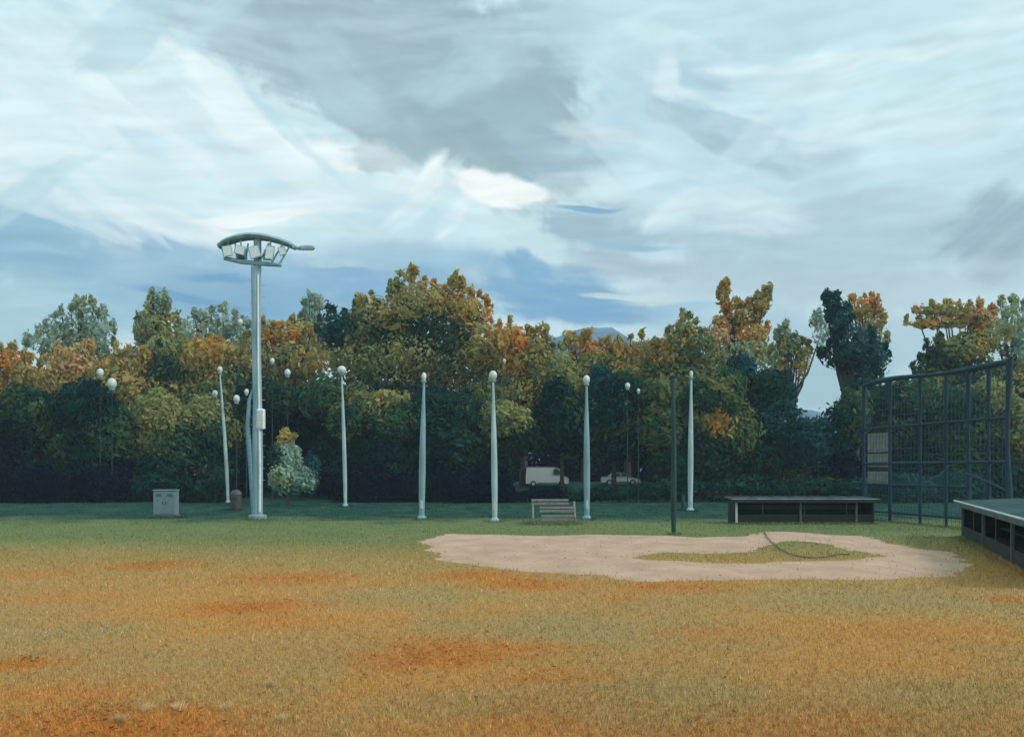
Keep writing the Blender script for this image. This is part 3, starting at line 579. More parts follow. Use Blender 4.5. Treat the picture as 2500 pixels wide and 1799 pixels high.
tree('autumn_tree', 'tree with a small gold cap peeping over the dark teal tree', 'tree', 145, [(1908, 682, 34, 24, 'orange', .9), (1930, 715, 28, 30, 'ochre', .8), (1935, 760, 30, 34, 'olive', .8)], 1925, group=MD)
tree('autumn_tree', 'wide layered gold tree with flat shelves of foliage above the backstop', 'tree', 136, [(2090, 688, 62, 15, 'ochre'), (2075, 716, 66, 14, 'ochre'), (2160, 705, 48, 28, 'tan'), (2185, 745, 42, 40, 'olive'), (2140, 770, 56, 36, 'olive'), (2090, 790, 50, 34, 'green'), (2060, 825, 40, 34, 'green'), (2160, 830, 70, 50, 'green'), (2090, 850, 60, 30, 'olive')], 2130, group=MD)
# --- front row, green; the low navy lobes are shade put into leaf colour
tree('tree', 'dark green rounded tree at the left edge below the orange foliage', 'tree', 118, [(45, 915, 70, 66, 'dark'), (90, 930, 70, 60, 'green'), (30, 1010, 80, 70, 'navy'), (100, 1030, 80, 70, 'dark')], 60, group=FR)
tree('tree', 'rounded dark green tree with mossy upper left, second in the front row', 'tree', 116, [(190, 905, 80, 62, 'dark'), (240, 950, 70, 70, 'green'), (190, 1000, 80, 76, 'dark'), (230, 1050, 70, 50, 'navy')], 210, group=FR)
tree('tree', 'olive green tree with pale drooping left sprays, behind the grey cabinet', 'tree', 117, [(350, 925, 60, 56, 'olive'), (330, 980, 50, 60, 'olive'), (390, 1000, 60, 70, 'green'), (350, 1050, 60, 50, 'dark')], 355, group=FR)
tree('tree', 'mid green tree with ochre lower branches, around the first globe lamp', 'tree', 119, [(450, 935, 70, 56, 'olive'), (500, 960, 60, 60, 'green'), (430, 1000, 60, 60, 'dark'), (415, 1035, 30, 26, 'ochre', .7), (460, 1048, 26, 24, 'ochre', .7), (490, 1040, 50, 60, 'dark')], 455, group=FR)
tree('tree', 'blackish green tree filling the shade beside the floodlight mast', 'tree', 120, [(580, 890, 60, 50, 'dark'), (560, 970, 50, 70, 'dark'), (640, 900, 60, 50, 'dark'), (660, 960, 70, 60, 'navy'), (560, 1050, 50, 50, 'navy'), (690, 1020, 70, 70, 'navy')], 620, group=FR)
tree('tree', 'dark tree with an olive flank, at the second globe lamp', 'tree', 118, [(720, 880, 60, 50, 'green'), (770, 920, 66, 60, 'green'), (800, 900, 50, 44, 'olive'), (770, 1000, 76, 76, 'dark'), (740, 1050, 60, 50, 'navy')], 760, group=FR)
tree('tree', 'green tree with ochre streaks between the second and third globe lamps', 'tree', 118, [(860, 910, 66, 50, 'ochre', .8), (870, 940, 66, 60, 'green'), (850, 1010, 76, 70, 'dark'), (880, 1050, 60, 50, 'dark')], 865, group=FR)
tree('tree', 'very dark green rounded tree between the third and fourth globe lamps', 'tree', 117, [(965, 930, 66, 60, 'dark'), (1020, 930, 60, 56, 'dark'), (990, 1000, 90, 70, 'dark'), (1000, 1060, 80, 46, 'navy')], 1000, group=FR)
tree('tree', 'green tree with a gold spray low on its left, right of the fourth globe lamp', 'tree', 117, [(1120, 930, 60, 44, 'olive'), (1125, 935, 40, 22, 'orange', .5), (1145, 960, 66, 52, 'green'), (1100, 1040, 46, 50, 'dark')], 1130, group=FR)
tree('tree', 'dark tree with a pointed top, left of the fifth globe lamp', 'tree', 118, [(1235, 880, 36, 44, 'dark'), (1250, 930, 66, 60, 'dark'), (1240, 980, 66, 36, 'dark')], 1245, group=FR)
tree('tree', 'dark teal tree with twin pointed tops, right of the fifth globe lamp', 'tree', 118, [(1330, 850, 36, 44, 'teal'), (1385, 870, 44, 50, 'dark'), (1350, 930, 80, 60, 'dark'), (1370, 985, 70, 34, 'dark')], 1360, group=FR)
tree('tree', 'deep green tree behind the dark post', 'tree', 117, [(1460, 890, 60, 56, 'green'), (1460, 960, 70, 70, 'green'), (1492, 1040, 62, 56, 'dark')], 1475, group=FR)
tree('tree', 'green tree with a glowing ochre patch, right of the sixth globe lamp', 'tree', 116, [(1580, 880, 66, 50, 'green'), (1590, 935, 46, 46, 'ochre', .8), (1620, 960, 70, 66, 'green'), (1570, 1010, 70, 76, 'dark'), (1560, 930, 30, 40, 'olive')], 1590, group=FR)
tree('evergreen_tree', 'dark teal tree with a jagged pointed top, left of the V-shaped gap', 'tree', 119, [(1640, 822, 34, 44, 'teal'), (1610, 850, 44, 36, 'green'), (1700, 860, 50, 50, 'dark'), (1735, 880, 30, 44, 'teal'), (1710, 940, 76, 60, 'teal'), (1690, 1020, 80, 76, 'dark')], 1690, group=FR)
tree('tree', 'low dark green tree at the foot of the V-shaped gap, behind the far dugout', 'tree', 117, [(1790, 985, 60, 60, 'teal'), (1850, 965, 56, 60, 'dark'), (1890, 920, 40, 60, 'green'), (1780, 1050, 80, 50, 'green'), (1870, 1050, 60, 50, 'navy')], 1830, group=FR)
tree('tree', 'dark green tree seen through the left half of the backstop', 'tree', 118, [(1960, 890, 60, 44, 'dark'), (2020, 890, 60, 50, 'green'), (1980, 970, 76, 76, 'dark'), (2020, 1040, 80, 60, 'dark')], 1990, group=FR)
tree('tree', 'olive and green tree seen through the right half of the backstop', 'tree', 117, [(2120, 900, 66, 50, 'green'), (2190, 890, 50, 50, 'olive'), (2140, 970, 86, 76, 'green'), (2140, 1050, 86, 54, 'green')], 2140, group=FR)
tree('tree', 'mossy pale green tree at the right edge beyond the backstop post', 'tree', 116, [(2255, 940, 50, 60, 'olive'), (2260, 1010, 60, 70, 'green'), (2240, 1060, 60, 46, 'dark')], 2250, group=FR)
# --- deep inside the belt, mostly hidden; navy at the foot is painted shade
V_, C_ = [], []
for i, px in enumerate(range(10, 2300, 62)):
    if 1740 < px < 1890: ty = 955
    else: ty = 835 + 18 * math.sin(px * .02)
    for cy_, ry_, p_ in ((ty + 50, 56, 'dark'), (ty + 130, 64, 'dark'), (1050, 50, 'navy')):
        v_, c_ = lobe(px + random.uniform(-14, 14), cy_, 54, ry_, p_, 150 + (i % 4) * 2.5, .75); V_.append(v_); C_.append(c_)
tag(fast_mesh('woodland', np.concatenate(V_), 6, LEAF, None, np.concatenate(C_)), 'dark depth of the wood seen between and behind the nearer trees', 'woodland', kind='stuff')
# --- shrubs added at the tree feet, their dark leaves painting the shade there
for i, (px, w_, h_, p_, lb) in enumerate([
    (60, 90, 34, 'navy', 'low shrub coloured near-black as shade at the far left foot of the trees'), (200, 100, 32, 'navy', 'wide shrub coloured near-black as shade, left of the grey cabinet'),
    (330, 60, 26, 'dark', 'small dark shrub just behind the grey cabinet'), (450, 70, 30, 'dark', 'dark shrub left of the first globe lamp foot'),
    (810, 90, 34, 'navy', 'shrub coloured inky as shade, right of the second globe lamp foot'), (930, 80, 34, 'navy', 'shrub coloured inky as shade behind the third globe lamp foot'),
    (1060, 90, 34, 'navy', 'shrub coloured inky as shade behind the fourth globe lamp foot'), (1190, 80, 28, 'navy', 'low shrub coloured inky as shade, left of the fifth globe lamp, above the bench'),
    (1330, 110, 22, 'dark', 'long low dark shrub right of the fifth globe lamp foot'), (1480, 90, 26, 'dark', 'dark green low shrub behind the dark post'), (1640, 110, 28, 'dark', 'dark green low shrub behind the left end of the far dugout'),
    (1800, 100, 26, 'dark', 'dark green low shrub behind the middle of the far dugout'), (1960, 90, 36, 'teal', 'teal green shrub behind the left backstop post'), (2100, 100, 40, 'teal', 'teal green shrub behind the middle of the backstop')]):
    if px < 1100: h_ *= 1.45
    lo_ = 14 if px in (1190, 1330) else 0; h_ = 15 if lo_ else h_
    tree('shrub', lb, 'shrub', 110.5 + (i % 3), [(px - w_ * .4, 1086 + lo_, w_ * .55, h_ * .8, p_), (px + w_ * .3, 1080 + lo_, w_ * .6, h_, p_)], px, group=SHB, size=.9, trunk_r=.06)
tree('shrub', 'pale sage green cone-shaped bush right of the floodlight mast', 'bush', 100, [(625, 1052, 36, 36, 'pale'), (640, 1018, 30, 38, 'pale'), (662, 1060, 38, 32, 'pale'), (608, 1015, 16, 32, 'teal', .8), (688, 1045, 20, 44, 'teal', .7)], 640, group=None, size=.8, trunk_r=.06)
tree('sapling', 'small gold and rust leaved sapling rising behind the pale bush', 'tree', 103, [(632, 975, 18, 28, 'ochre', .9), (642, 1000, 16, 22, 'ochre', .9), (650, 965, 9, 9, 'orange', .8), (620, 990, 12, 18, 'olive', .8)], 636, group=None, size=.7, trunk_r=.07)

# ------------------------------------------------------------------ floodlight mast
def mast():
    x, D = 19.0, 0
    x, D = G(570, 1150)[0], 73.0
    root = empty('floodlight_mast', (x, D, 0), 'tall pale blue-grey floodlight mast with pale lamps under a bowed hood', 'floodlight mast')
    s = D / F
    MB().lathe((0, 0, 0), [(.62, 0), (.62, .25), (.55, .3), (.46, .32)], 16).build('base', mat('concrete_footing', (.25, .30, .30), .9), root, True)
    MB().tube([(0, 0, .2), (0, 0, 4), (0, 0, 7.6), (-.08, 0, 12), (-.1, 0, 16.8)], [.34, .36, .30, .29, .33], 20).build('pole', MASTM, root, True)
    MB().tube([(-.22, -.1, .3), (-.40, -.1, 3.5), (-.62, -.1, 6.2), (-.52, -.1, 7.9), (-.3, -.05, 8.6)], [.17, .20, .16, .12, .08], 12).build('stay_pole', mat('blue_steel_stay', (.15, .29, .38), .5, .2, var=.2), root, True)
    MB().tube([(.22, -.33, .5), (.24, -.36, 3.5), (.2, -.33, 6.2), (.12, -.31, 10), (.1, -.31, 16.2)], [.07, .075, .06, .055, .05], 10).build('conduit_or_highlight', WHITE, root, True)  # white strip added as a painted highlight down the mast's right side
    b = MB().box((.28, -.22, 6.65), (.5, .5, 1.35), 0, .06).build('switch_box', WHITE, root)
    MB().box((.28, -.486, 6.65), (.36, .03, 1.1), 0, .01).build('door', TRIM, b)
    for k in range(36):
        z = 2.6 + k * .38; MB().tube([((-1) ** k * .25, 0, z), ((-1) ** k * .50, 0, z + .02)], .018, 5).build('step_peg', HEADM, root)
    # head: curved canopy, lower ring, lamps between them
    zc = H + (HZ - 553) * s; hx = -.0
    # a bank of blocky lamps under a shallow bowed hood, on an uneven crossrail, with a short side arm
    xs = np.linspace(-2.5, 2.45, 15); top = [.22 + .80 * math.sin(math.pi * min(1, ((x_ + 2.6) / 5.2)) ** .85) ** .8 for x_ in xs]
    v, f = [], []
    for x_, z_ in zip(xs, top):
        for yy, dz in ((-.75, -.16), (-.55, 0), (.55, 0), (.75, -.16), (.55, -.30), (-.55, -.30)): v.append((x_, yy, zc + z_ + dz))
    for i in range(14):
        for k in range(6): f.append((i * 6 + k, (i + 1) * 6 + k, (i + 1) * 6 + (k + 1) % 6, i * 6 + (k + 1) % 6))
    f += [(5, 4, 3, 2, 1, 0), tuple(range(84, 90))]
    MB().add(v, f).build('hood', HEADM, root)
    m = MB()
    m.tube([(-2.15, -.25, zc - .62), (-1.0, -.25, zc - .86), (.4, -.25, zc - .98), (1.55, -.25, zc - 1.06)], [.13, .16, .16, .10], 8)
    m.tube([(-2.1, .45, zc - .60), (-.9, .45, zc - .8), (.4, .45, zc - .94), (1.5, .45, zc - 1.0)], .08, 8)
    for x_, xb, zb in ((-2.35, -2.1, -.62), (-1.4, -1.3, -.8), (-.55, -.75, -.88), (.85, .15, -.95), (1.75, .95, -1.0), (2.3, 1.5, -1.04)):
        m.tube([(x_, -.3, zc + .35), (xb, -.25, zc + zb)], .06, 6)
    m.tube([(0, 0, 16.4), (0, 0, zc + .8)], .26, 12); m.tube([(0, -.25, zc - .95), (0, .45, zc - .93)], .09, 8)
    m.build('frame', HEADM, root, True)
    for k, (x_, w_, h_, tilt, zz, yy) in enumerate([(-1.85, .62, .74, .16, -.22, -.45), (-1.02, .70, .58, -.22, -.16, -.5), (-.05, .74, .80, .30, -.28, -.45), (.95, .58, .92, -.14, -.34, -.5), (1.75, .46, .58, .32, -.2, -.4), (-1.2, .7, .7, .1, -.2, .5), (.6, .7, .7, -.1, -.25, .5)]):
        sg = -1 if yy < 0 else 1; ct, st_ = math.cos(tilt), math.sin(tilt)
        def P3(d_, a_, b_): return (x_ + a_ * ct - b_ * st_, yy + sg * d_, zc + zz + a_ * st_ + b_ * ct)
        q_ = .66; bx_ = [(-.3, -w_/2*q_, -h_/2*q_), (-.3, w_/2*q_, -h_/2*q_), (-.3, w_/2*q_, h_/2*q_), (-.3, -w_/2*q_, h_/2*q_), (.16, -w_/2, -h_/2), (.16, w_/2, -h_/2), (.16, w_/2, h_/2), (.16, -w_/2, h_/2)]
        F6 = [(3, 2, 1, 0), (4, 5, 6, 7), (0, 1, 5, 4), (1, 2, 6, 5), (2, 3, 7, 6), (3, 0, 4, 7)]
        hb = MB().add([P3(*p_) for p_ in bx_], F6).build('lamp', HEADM, root)
        e_ = .84; MB().add([P3(d_, i_ * w_/2*e_, j_ * h_/2*e_) for d_ in (.14, .19) for i_, j_ in ((-1, -1), (1, -1), (1, 1), (-1, 1))], F6).build('lens', LENS, hb)
        MB().tube([P3(-.1, 0, h_ * .3), (x_, yy * .9, zc + .5)], .05, 6).build('bracket', HEADM, hb)
    MB().tube([(2.2, 0, zc + .25), (2.8, 0, zc + .06), (3.75, 0, zc + .10)], [.16, .11, .07], 8).build('arm', HEADM, root, True)
    l_ = MB().box((3.3, -.05, zc + .12), (1.0, .42, .26), 0, .07).build('lamp', HEADM, root)
    MB().box((3.3, -.05, zc - .02), (.8, .32, .04), 0, .01).build('lens', LENS, l_)
mast()

# ------------------------------------------------------------------ globe lamps
def globe_lamp(name, bx, D, h, gr, lean, label, r=.2, sq=1., group='globe lamps in a row before the trees', shaft=POSTM, cap=True):
    root = empty(name, (bx, D, float(gz(bx, D))), label, 'street lamp', group)
    n = 9; pts = [(lean * (i / n) ** 1.3, 0, .1 + (h - gr * 2 - .1) * i / n) for i in range(n + 1)]
    rad = [r * (.62 + .5 * math.sin(math.pi * min(1, .12 + .95 * i / n)) - .25 * i / n) for i in range(n + 1)]
    MB().tube(pts, rad, 14).build('pole', shaft, root, True)
    MB().lathe((0, 0, 0), [(r * 1.5, 0), (r * 1.5, .12), (r * 1.1, .22), (r * .8, .3)], 14).build('base', shaft, root, True)
    if shaft is not DKPOST:
        MB().box((lean * .06, -r * .80, 1.0), (r * .8, r * .35, .55), 0, .015).build('door', TRIM, root)
        for t in range(6): MB().tube([(r * 1.32 * math.cos(t * 1.047), r * 1.32 * math.sin(t * 1.047), .1), (r * 1.32 * math.cos(t * 1.047), r * 1.32 * math.sin(t * 1.047), .19)], .022, 6).build('bolt', HEADM, root)
    tx = lean; z = h - gr * 2
    MB().lathe((tx, 0, z), [(r * .35, -.12), (gr * .55, -.04), (gr * .6, .06), (gr * .35, .1)], 14).build('collar', HEADM, root, True)
    pr = [(gr * math.sin(t) * sq + .002, gr - gr * math.cos(t) + .04) for t in np.linspace(.25, math.pi, 11)]
    MB().lathe((tx, 0, z), pr, 18).build('globe', GLOBE, root, True)
    return root
for px, by, ty, gpx, gr, sq, rr, lb in [
    (505, 1114, 812, 487, .40, .75, .20, 'leaning lamp post left of the floodlight mast, first of the row, with a narrow globe'),
    (765, 1122, 811, 757, .46, 1.0, .20, 'pale lamp post with the roundest, largest globe, right of the pale bush'),
    (934, 1150, 826, 939, .34, .55, .24, 'greyish lamp post with a slim globe, under the left half of the big dome tree'),
    (1096, 1156, 822, 1092, .35, .85, .21, 'pale lamp post with its globe beside a bright orange branch'),
    (1300, 1150, 832, 1299, .36, .75, .23, 'blue-white lamp post just right of the pale bench'),
    (1529, 1132, 822, 1531, .34, .5, .24, 'pale lamp post next to the dark post, last of the row on the right')]:
    x, D = G(px, by); s = D / F; gr *= .84; rr *= .9
    globe_lamp('globe_lamp', x, D, (by - ty) * s, gr, (gpx - px) * s, lb, rr, sq, shaft=POSTD if px in (934, 1300) else POSTM)
# smaller lamps that glint among the trees behind
for px, py, D, g_, lb in [(222, 826, 112, .62, 'small white lamp head glinting high among the trees at left, upper of the pair'), (248, 850, 111, .80, 'broad white lamp head among the trees at left, lower of the pair'),
    (532, 714, 122, .50, 'white lamp head standing above the trees, left of the mast'), (603, 800, 112, .42, 'small white lamp head right of the mast, upper of two'), (637, 826, 110, .52, 'white lamp head right of the mast, lower of two'),
    (476, 872, 109, .46, 'dull white lamp head left of the first globe lamp post'), (524, 884, 108, .55, 'drooping white lamp head between the first globe lamp and the mast'), (546, 868, 109, .40, 'dim white lamp head hard by the left side of the mast'),
    (1390, 855, 110, .44, 'small white lamp head right of the fifth globe lamp'), (1414, 866, 109, .30, 'tiny white lamp head, right neighbour of the small one beyond the fifth globe lamp'), (1117, 800, 120, .34, 'tiny dim lamp head just above the fourth globe lamp'),
    (1006, 715, 122, .36, 'dim pale lamp head low in the big domed tree crown')][:11]:
    p = W(px, py, D); z0 = float(gz(p[0], D)); 
    globe_lamp('park_lamp', p[0], D, p[2] - z0 + g_ * .7, g_ * .72, 0, lb, .05, .8, 'lamps among the trees', DKPOST)

# ------------------------------------------------------------------ dark post, stub
def dark_post():
    x, D = G(1492, 1184); root = empty('utility_pole', (x, D, 0), 'dark tarred wooden pole standing alone at the infield edge', 'pole')
    MB().tube([(0, 0, -.1), (0, 0, 1.5), (.02, 0, 5), (-.05, 0, 8.0)], [.10, .15, .13, .10], 12).build('pole', DKPOST, root, True)
    MB().lathe((-.05, 0, 8.0), [(.17, 0), (.17, .05), (.02, .1)], 10).build('cap', NAVY, root, True)
    MB().tube([(.02, -.24, 3.2), (.02, -.24, 5.2)], .035, 6).build('conduit_or_highlight', NET, root)
dark_post()
x, D = G(1513, 1130); o = MB().lathe((0, 0, 0), [(.16, 0), (.17, .6), (.14, 1.15), (.10, 1.25), (.02, 1.28)], 10).build('bollard', DKPOST, None, True)
o.location = (x, D, 0); tag(o, 'short dark bollard left of the last globe lamp foot', 'bollard')

# ------------------------------------------------------------------ cabinet, bin, bench
def cabinet():
    x, D = G(368, 1145); root = empty('utility_cabinet', (x, D, 0), 'grey rectangular utility cabinet on the grass at left', 'cabinet')
    MB().box((0, 0, .08), (1.66, .9, .16), 0, .02).build('plinth', mat('plinth', (.14, .17, .17), .9), root)
    MB().box((0, 0, 1.0), (1.55, .8, 1.68), 0, .04).build('body', CABM, root)
    MB().box((0, 0, 1.88), (1.66, .92, .08), 0, .03).build('lid', CABM, root)
    for sx_ in (-.375, .375):
        d = MB().box((sx_, -.412, .98), (.70, .03, 1.5), 0, .01).build('door', CABM, root)
        MB().box((sx_ - math.copysign(.26, sx_), -.44, 1.0), (.04, .04, .2), 0, .01).build('handle', NAVY, d)
        for k in range(4): MB().box((sx_, -.432, 1.45 + k * .06), (.4, .012, .025)).build('vent', NAVY, d)
cabinet()
def bin_():
    x, D = G(523, 1130); root = empty('litter_bin', (x, D, 0), 'dull reddish brown litter bin beside the floodlight mast', 'bin')
    MB().lathe((0, 0, 0), [(.38, 0), (.40, .05), (.44, 1.2), (.46, 1.22), (.46, 1.3)], 16).build('body', BROWN, root, True)
    MB().lathe((0, 0, 1.301), [(.47, 0), (.45, .12), (.3, .3), (.05, .38)], 16).build('lid', BROWN, root, True)
    MB().box((0, -.44, 1.05), (.4, .04, .18), 0, .01).build('opening', NET, root)
bin_()
def bleacher():
    x, D = G(1228, 1160); root = empty('bleacher', (x, D, 0), 'small weathered pinkish grey three-row bench stand on the far grass', 'bench')
    for zz, yy, w_, x0 in ((1.42, .9, 2.3, -.25), (.98, .35, 2.1, .15), (.48, -.2, 2.0, .2)):
        MB().box((x0, yy, zz), (w_, .32, .13), 0, .015).build('seat', PINKW, root)
        MB().box((x0, yy - .2, zz - .2), (w_, .04, .15), 0, .01).build('riser', PINKW, root)
    for sx_ in (-1.3, 1.25):
        m = MB(); m.tube([(sx_, 1.0, 0), (sx_, 1.0, 1.36)], .07, 8); m.tube([(sx_, -.3, 0), (sx_ , -.3, .42)], .06, 8); m.tube([(sx_, .35, 0), (sx_, .35, .9)], .06, 8)
        m.tube([(sx_, -.35, .36), (sx_, 1.0, 1.32)], .055, 8); m.tube([(sx_, -.4, .08), (sx_, 1.1, .08)], .05, 8)
        m.build('end_frame', PINKW, root, True)
bleacher()

# ------------------------------------------------------------------ dugouts
def dugout(name, a, b, depth, h, label, posts, group='dugouts beside the infield'):
    ax, ay = a; bx, by = b; L = math.hypot(bx - ax, by - ay); ang = math.atan2(by - ay, bx - ax)
    root = empty(name, (ax, ay, 0), label, 'dugout', group); root.rotation_euler = (0, 0, ang)
    # local: x along the open front, +y away from the field
    MB().box((L / 2, depth, h / 2 - .06), (L, .12, h - .12), 0, .01).build('back_wall', DARKW, root)
    for xx in (.06, L - .06): MB().box((xx, depth / 2 - .03, h / 2 - .08), (.12, depth - .1, h - .16), 0, .01).build('side_wall', DARKW, root)
    m = MB(); m.box((L / 2, .05, .28), (L - .3, .1, .56), 0, .01); m.build('front_wall', DARKW, root)
    MB().box((L / 2, depth / 2, .02), (L - .26, depth - .16, .04)).build('floor', mat('dugout_floor', (.05, .055, .05), .9), root)
    rf = MB(); rf.add([(-.25, -.35, h - .05), (L + .25, -.35, h - .05), (L + .25, depth + .25, h + .10), (-.25, depth + .25, h + .10),
                       (-.25, -.35, h + .03), (L + .25, -.35, h + .03), (L + .25, depth + .25, h + .18), (-.25, depth + .25, h + .18)],
                      [(3, 2, 1, 0), (4, 5, 6, 7), (0, 1, 5, 4), (1, 2, 6, 5), (2, 3, 7, 6), (3, 0, 4, 7)])
    RM = ROOFM if L > 15 else ROOFD; r_ = rf.build('roof', RM, root)
    MB().box((L / 2, -.372, h - .06), (L + .5, .04, .2), 0, .01).build('fascia', RM, r_)
    MB().box((L / 2, -.36, h + .065), (L + .5, .1, .06), 0, .012).build('roof_edge', TRIM if L > 15 else EDGE, r_)
    for k in range(int(L / 1.2) + 1):
        xx = .1 + k * 1.2; MB().add([(xx - .03, -.3, h + .03), (xx + .03, -.3, h + .03), (xx + .03, depth + .2, h + .175), (xx - .03, depth + .2, h + .175), (xx, -.3, h + .075), (xx, depth + .2, h + .22)],
                                    [(0, 1, 4), (1, 2, 5, 4), (2, 3, 5), (3, 0, 4, 5)]).build('seam', RM, r_)
    for t in posts: MB().box((L * t, -.02, (h - .1) / 2), (.13, .13, h - .1), 0, .015).build('post', TRIM if t == posts[0] and L < 15 else BENCHW, root)
    be = MB().box((L / 2, depth - .55, .5), (L - .8, .42, .06), 0, .01).build('bench', BENCHW, root)
    for k in range(4): MB().box((.6 + k * (L - 1.2) / 3, depth - .55, .255), (.1, .34, .43)).build('leg', DARKW, be)
    MB().box((L / 2, depth - .1, .95), (L - .8, .05, .25), 0, .01).build('back_rail', BENCHW, root)
    for k, t in enumerate((.2, .5, .8)): MB().tube([(L * t, -.03, .56), (L * t, -.03, h - .1)], .025, 6).build('rail', BENCHW, root)
    return root
a, b = G(1618, 1160), G(1945, 1160)
dugout('dugout', (13.55, 66.8), (22.05, 66.8), 2.0, 1.46, 'long low dark dugout with a thin pale roof edge, facing the camera beyond the infield', [.012, .47, .87])
dugout('dugout', (22.0, 53.6), (15.0, 30.2), 2.4, 1.72, 'dark dugout with a broad grey roof running out of the picture at right', [.01, .34, .67, .99])

# ------------------------------------------------------------------ backstop
def backstop():
    A, B = np.array((23.4, 73.0)), np.array((25.6, 56.6)); L = float(np.linalg.norm(B - A))
    root = empty('backstop', (A[0], A[1], 0), 'tall navy pipe-framed backstop with wire netting and a gently sagging top bar', 'backstop')
    root.rotation_euler = (0, 0, math.atan2(*(B - A)[::-1]))
    def top(t): return 8.9 + .12 * min(1, t / .12) - .22 * sstep(.2, .68, t) + .06 * sstep(.7, 1., t)
    def post(t, r, h=None, bow=0):
        h = h or float(top(t)); z = np.linspace(-.1, h, 9)
        return MB().tube([(L * t + bow * math.sin((k + 1) / 9 * 7.5) , 0, k_) for k, k_ in enumerate(z)], [r * (1 + .25 * math.sin(k)) for k in range(9)], 10)
    post(0, .12, 8.9, .05).build('post', NAVY, root, True); post(1, .14, 9.0, .12).build('post', NAVY, root, True)
    for t, r in ((.22, .10), (.45, .085), (.63, .085), (.77, .11), (.89, .10)): post(t, r).build('inner_post', NAVY, root, True)
    tt = np.linspace(0, 1, 21)
    MB().tube([(L * t, 0, float(top(t))) for t in tt], [.14 + .03 * math.sin(9 * t) for t in tt], 8).build('top_bar', NAVY, root, True)
    for z, a_, b_ in ((6.0, 0, 1), (3.7, 0, 1), (2.35, .0, .78), (.6, 0, 1)):
        MB().tube([(L * t, .0, z) for t in np.linspace(a_, b_, 7)], .075, 6).build('rail', NAVY, root, True)
    MB().tube([(L * .76, -.08, 3.1), (L * .86, -.1, 2.75), (L * .93, -.1, 2.5), (L, -.08, 2.2)], [.07, .09, .08, .07], 8).build('brace', NAVY, root, True)
    MB().tube([(L * .74, -.08, 1.9), (L * .83, -.1, 1.5), (L * .88, -.1, 1.35)], [.05, .09, .04], 8).build('brace', NAVY, root, True)
    m = MB()
    for k in range(1, int(L / .42)): m.tube([(k * .42, .03, .05), (k * .42, .03, 8.7)], .012, 3, False)
    for k in range(1, 21): m.tube([(0, .045, k * .42), (L, .045, k * .42)], .012, 3, False)
    m.build('netting', NET, root)
    for z0, h_, c_ in ((5.0, 1.35, 0), (3.9, 1.0, 0), (2.8, .9, 0)):
        MB().box((L * .105, .10, z0 + (.05 if z0 > 4 else 0)), (L * .17, .03, h_ - .12), 0, .01).build('screen_panel', GREYP, root)
backstop()

# ------------------------------------------------------------------ hose on the infield grass
pts = [G(*p) for p in [(1692, 1176), (1700, 1192), (1716, 1208), (1736, 1222), (1760, 1232), (1790, 1237), (1825, 1236), (1856, 1230), (1884, 1231)]]
P = [Vector((x, y, .05)) for x, y in pts]; Q = []
for i in range(len(P) - 1):
    p0, p1, p2, p3 = P[max(i - 1, 0)], P[i], P[i + 1], P[min(i + 2, len(P) - 1)]
    for k in range(6):
        t = k / 6; Q.append(.5 * ((2 * p1) + (p2 - p0) * t + (2 * p0 - 5 * p1 + 4 * p2 - p3) * t * t + (3 * p1 - p0 - 3 * p2 + p3) * t ** 3))
tag(MB().tube(Q, .022, 8).build('hose', HOSEM, None, True), 'dark green hose curling across the infield grass in front of the far dugout', 'hose')

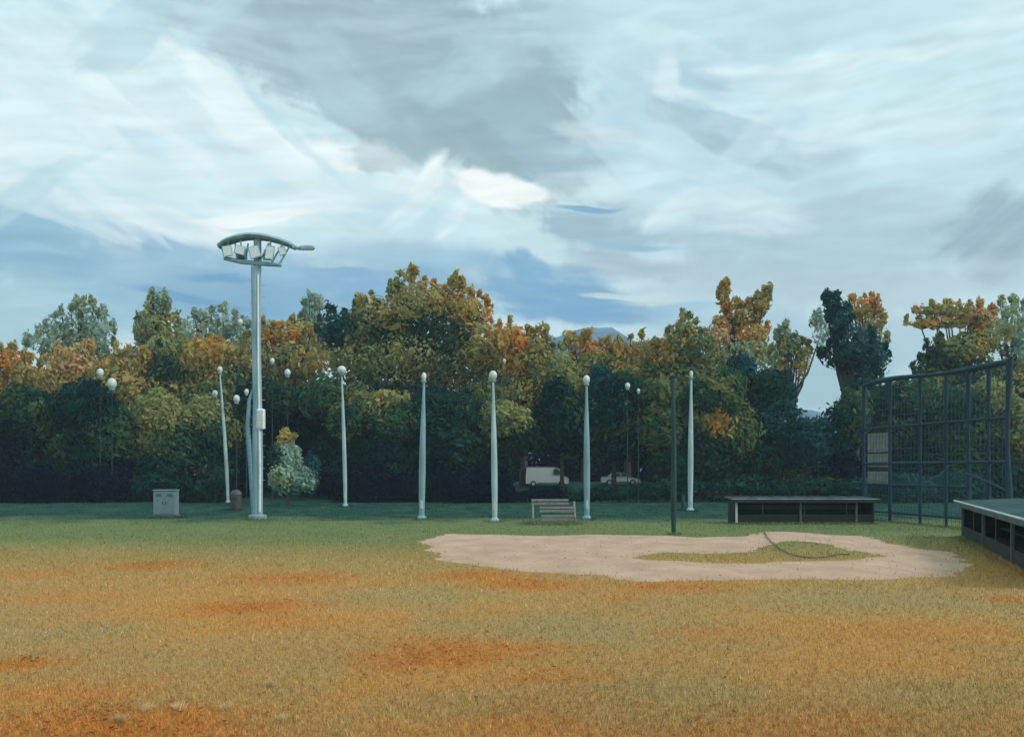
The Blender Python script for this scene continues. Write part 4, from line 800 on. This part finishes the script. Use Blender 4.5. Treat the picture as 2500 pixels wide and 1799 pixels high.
# ------------------------------------------------------------------ vehicles glimpsed on the bank
def vehicle(name, x, D, L, h, van, label, cat):
    root = empty(name, (x, D, float(gz(x, D))), label, cat)
    if van: prof = [(-L/2, .35), (-L/2, h * .55), (-L/2 + .1, h * .93), (-L/2 + .35, h), (L/2 - 1.7, h), (L/2 - 1.15, h * .93), (L/2 - .55, h * .56), (L/2 - .1, h * .46), (L/2, h * .36), (L/2, .35)]
    else: prof = [(-L/2, .35), (-L/2 - .02, h * .55), (-L/2 + .15, h * .66), (-L/2 + .75, h * .68), (-L/2 + 1.35, h * .98), (0, h), (.5, h * .96), (L/2 - 1.3, h * .66), (L/2 - .2, h * .55), (L/2, h * .42), (L/2, .35)]
    W_ = .9; v = []; n = len(prof)
    for yy, k in ((-W_ + .06, .97), (-W_, 1), (W_, 1), (W_ - .06, .97)): v += [(p[0] * k, yy, p[1] if p[1] < .4 else .35 + (p[1] - .35) * k) for p in prof]
    f = [tuple(range(n)), tuple(range(4 * n - 1, 3 * n - 1, -1))]
    for r_ in range(3):
        for i in range(n): f.append((r_ * n + (i + 1) % n, r_ * n + i, r_ * n + n + i, r_ * n + n + (i + 1) % n))
    MB().add(v, f).build('body', CARW, root)
    if van:
        MB().add([(L/2 - 1.75, -.915, h * .60), (L/2 - .75, -.915, h * .60), (L/2 - 1.3, -.915, h * .88), (L/2 - 1.75, -.915, h * .88)], [(0, 1, 2, 3)]).build('window', GLASS, root)
    else:
        for a_ in ([(-L/2 + 1.0, .70), (-.1, .70), (-.1, .93), (-L/2 + 1.45, .93)], [(.0, .70), (L/2 - 1.45, .70), (.5, .91), (.0, .93)]):
            MB().add([(p[0], -.915, p[1] * h) for p in a_], [(0, 1, 2, 3)]).build('window', GLASS, root)
    for sx_ in (-L/2 + .85, L/2 - .85):
        for yy in (-.85, .85):
            w_ = MB().tube([(sx_, yy - .1, .34), (sx_, yy + .1, .34)], .34, 16).build('wheel', TYRE, root)
            MB().tube([(sx_, yy + math.copysign(.09, yy), .34), (sx_, yy + math.copysign(.115, yy), .34)], .2, 12).build('rim', TRIM, w_)
    MB().box((0, -.912, .42), (L - 2.6, .02, .1), 0, .005).build('sill_trim', NET, root)
    MB().box((-L/2 - .01, -.6, h * .45), (.05, .3, .14), 0, .01).build('tail_light', mat('red_lens', (.35, .03, .02), .3), root)
vehicle('van', (1212 - CX) * 126 / F, 126, 4.9, 2.3, True, 'white van parked under the trees, left of the fifth globe lamp', 'van')
vehicle('car', (1374 - CX) * 127 / F, 127, 4.4, 1.5, False, 'pale car parked under the trees, right of the fifth globe lamp', 'car')

# ------------------------------------------------------------------ air
def haze():
    m = bpy.data.materials.new('haze'); m.use_nodes = True; t = m.node_tree; t.nodes.clear()
    o = t.nodes.new('ShaderNodeOutputMaterial'); v = t.nodes.new('ShaderNodeVolumePrincipled')
    v.inputs['Color'].default_value = (.62, .82, .92, 1); v.inputs['Density'].default_value = .00035; v.inputs['Anisotropy'].default_value = 0
    t.links.new(v.outputs[0], o.inputs['Volume'])
    tag(MB().box((0, 570, 59), (2420, 1280, 122)).build('haze', m), kind='stuff')
haze()
